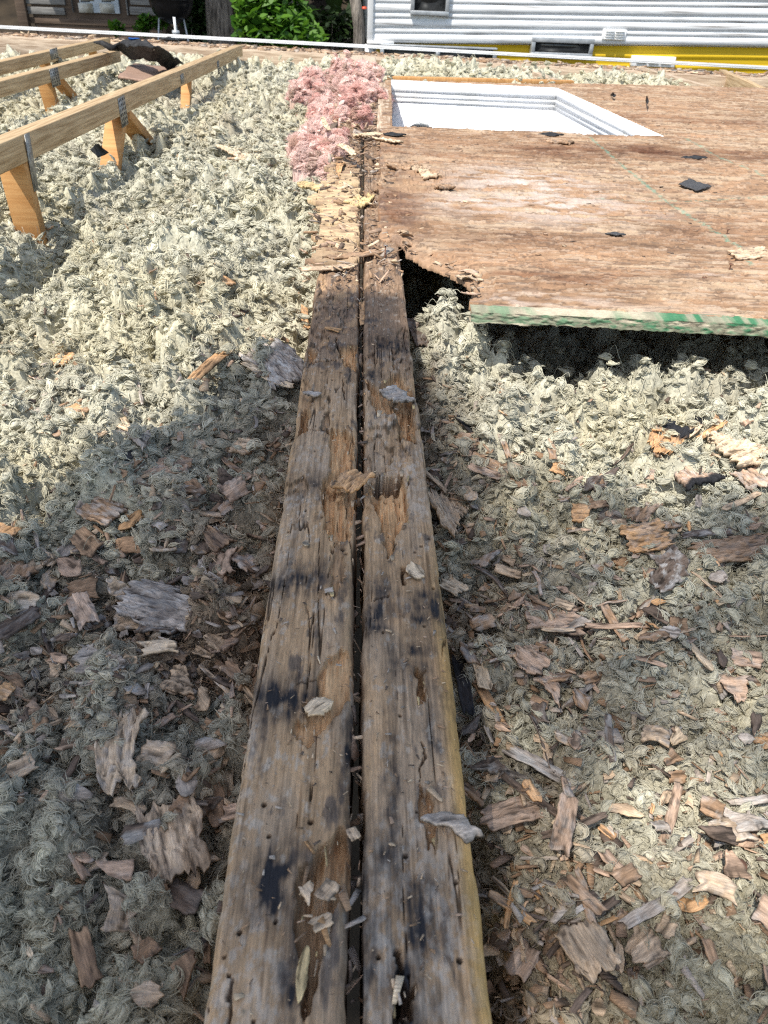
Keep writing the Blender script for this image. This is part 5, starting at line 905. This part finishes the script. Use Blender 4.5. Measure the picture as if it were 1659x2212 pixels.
P3 = np.concatenate([blob(aty(u, v, 13.3), (.12, .12, .1), 60, 90+k) for k, (u, v) in enumerate([(253, 60), (312, 52), (318, 45), (345, 50), (305, 62)])]); bush('weeds', 'low green weeds at the foot of the cabin wall', P3, .06, 'leaf', 65, 13.3)
P4 = np.concatenate([blob(aty(u, v, 14.4), (.25, .2, .35), 220, 100+k) for k, (u, v) in enumerate([(415, 10), (425, 45), (405, -20), (430, 70)])]); bush('shrub', 'mid green shrub between the kettle grill and the thick trunk', P4, .07, 'dleaf', 67, 14.4)
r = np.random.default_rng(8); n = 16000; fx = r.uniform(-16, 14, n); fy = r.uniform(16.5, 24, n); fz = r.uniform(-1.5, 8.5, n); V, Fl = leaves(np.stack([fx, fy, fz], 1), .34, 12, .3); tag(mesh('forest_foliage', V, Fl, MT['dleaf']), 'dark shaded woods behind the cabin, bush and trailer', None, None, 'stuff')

# ------------------------------------------------------------------ the tree behind the viewer whose crown shades the near part of the roof
SH = G([(0, 1150), (140, 1005), (430, 870), (560, 790), (660, 735), (760, 690), (880, 715), (935, 800), (1010, 900), (1090, 985), (1300, 1010), (1500, 1010), (1659, 1050)], -.08)
SHP = SH+[(1.6, .75), (2.2, -1.2), (-2.2, -1.2), (-1.3, .35)]
def shaded(x, y):
    xx = x+.05*fbm(x/.16, y/.16, 161, 3); yy = y+.05*fbm(x/.16, y/.16, 162, 3); s = inpoly(xx, yy, SHP)
    for (u, v, a, b) in ((1600, 1740, .10, .085), (1500, 1620, .05, .04), (1640, 1500, .06, .06), (1560, 1000, .10, .045), (1420, 1900, .04, .03)):
        p = at(u, v, -.11); s &= ~((((xx-p[0])/a)**2+((yy-p[1])/b)**2) < 1)
    return s
r = np.random.default_rng(77); n = 36000; gx = r.uniform(-2.3, 2.3, n); gy = r.uniform(-1.3, 1.75, n); k = shaded(gx, gy); gx, gy = gx[k], gy[k]; kp = r.random(len(gx)) < np.where(gx > .11, .36, 1.)*(.9+.1*sst(-.3, .3, fbm(gx/.22, gy/.22, 163, 2))); gx, gy = gx[kp], gy[kp]; tt = np.where(gx > .11, r.uniform(8, 11, len(gx)), r.uniform(4.4, 6.4, len(gx))); LC = np.stack([gx-LD[0]*tt, gy-LD[1]*tt, tt-.08], 1)
tp = np.array([-3.6, -7.0, -2.4]); st_ = empty('shade_tree', tuple(tp), 'leafy tree behind the viewer, its crown shading the near part of the roof', 'tree'); V, Fl = leaves(LC-tp, .05, 78, 1.2); mesh('crown', V, Fl, MT['leaf'], st_)
m = MB(); m.tube([(0, 0, 0), (.05, .1, 3.), (.0, .4, 6.5)], [.3, .24, .17], 14); m.build('trunk', MT['bark'], st_, smooth=True)
for k in range(6): e = LC[r.integers(len(LC))]-tp; MB().tube([(0, .35, 6.0), e*.5+np.array([0, 0, 3.6]), e+np.array([0, -.3, .1])], [.09, .05, .015], 8).build('limb', MT['bark'], st_)
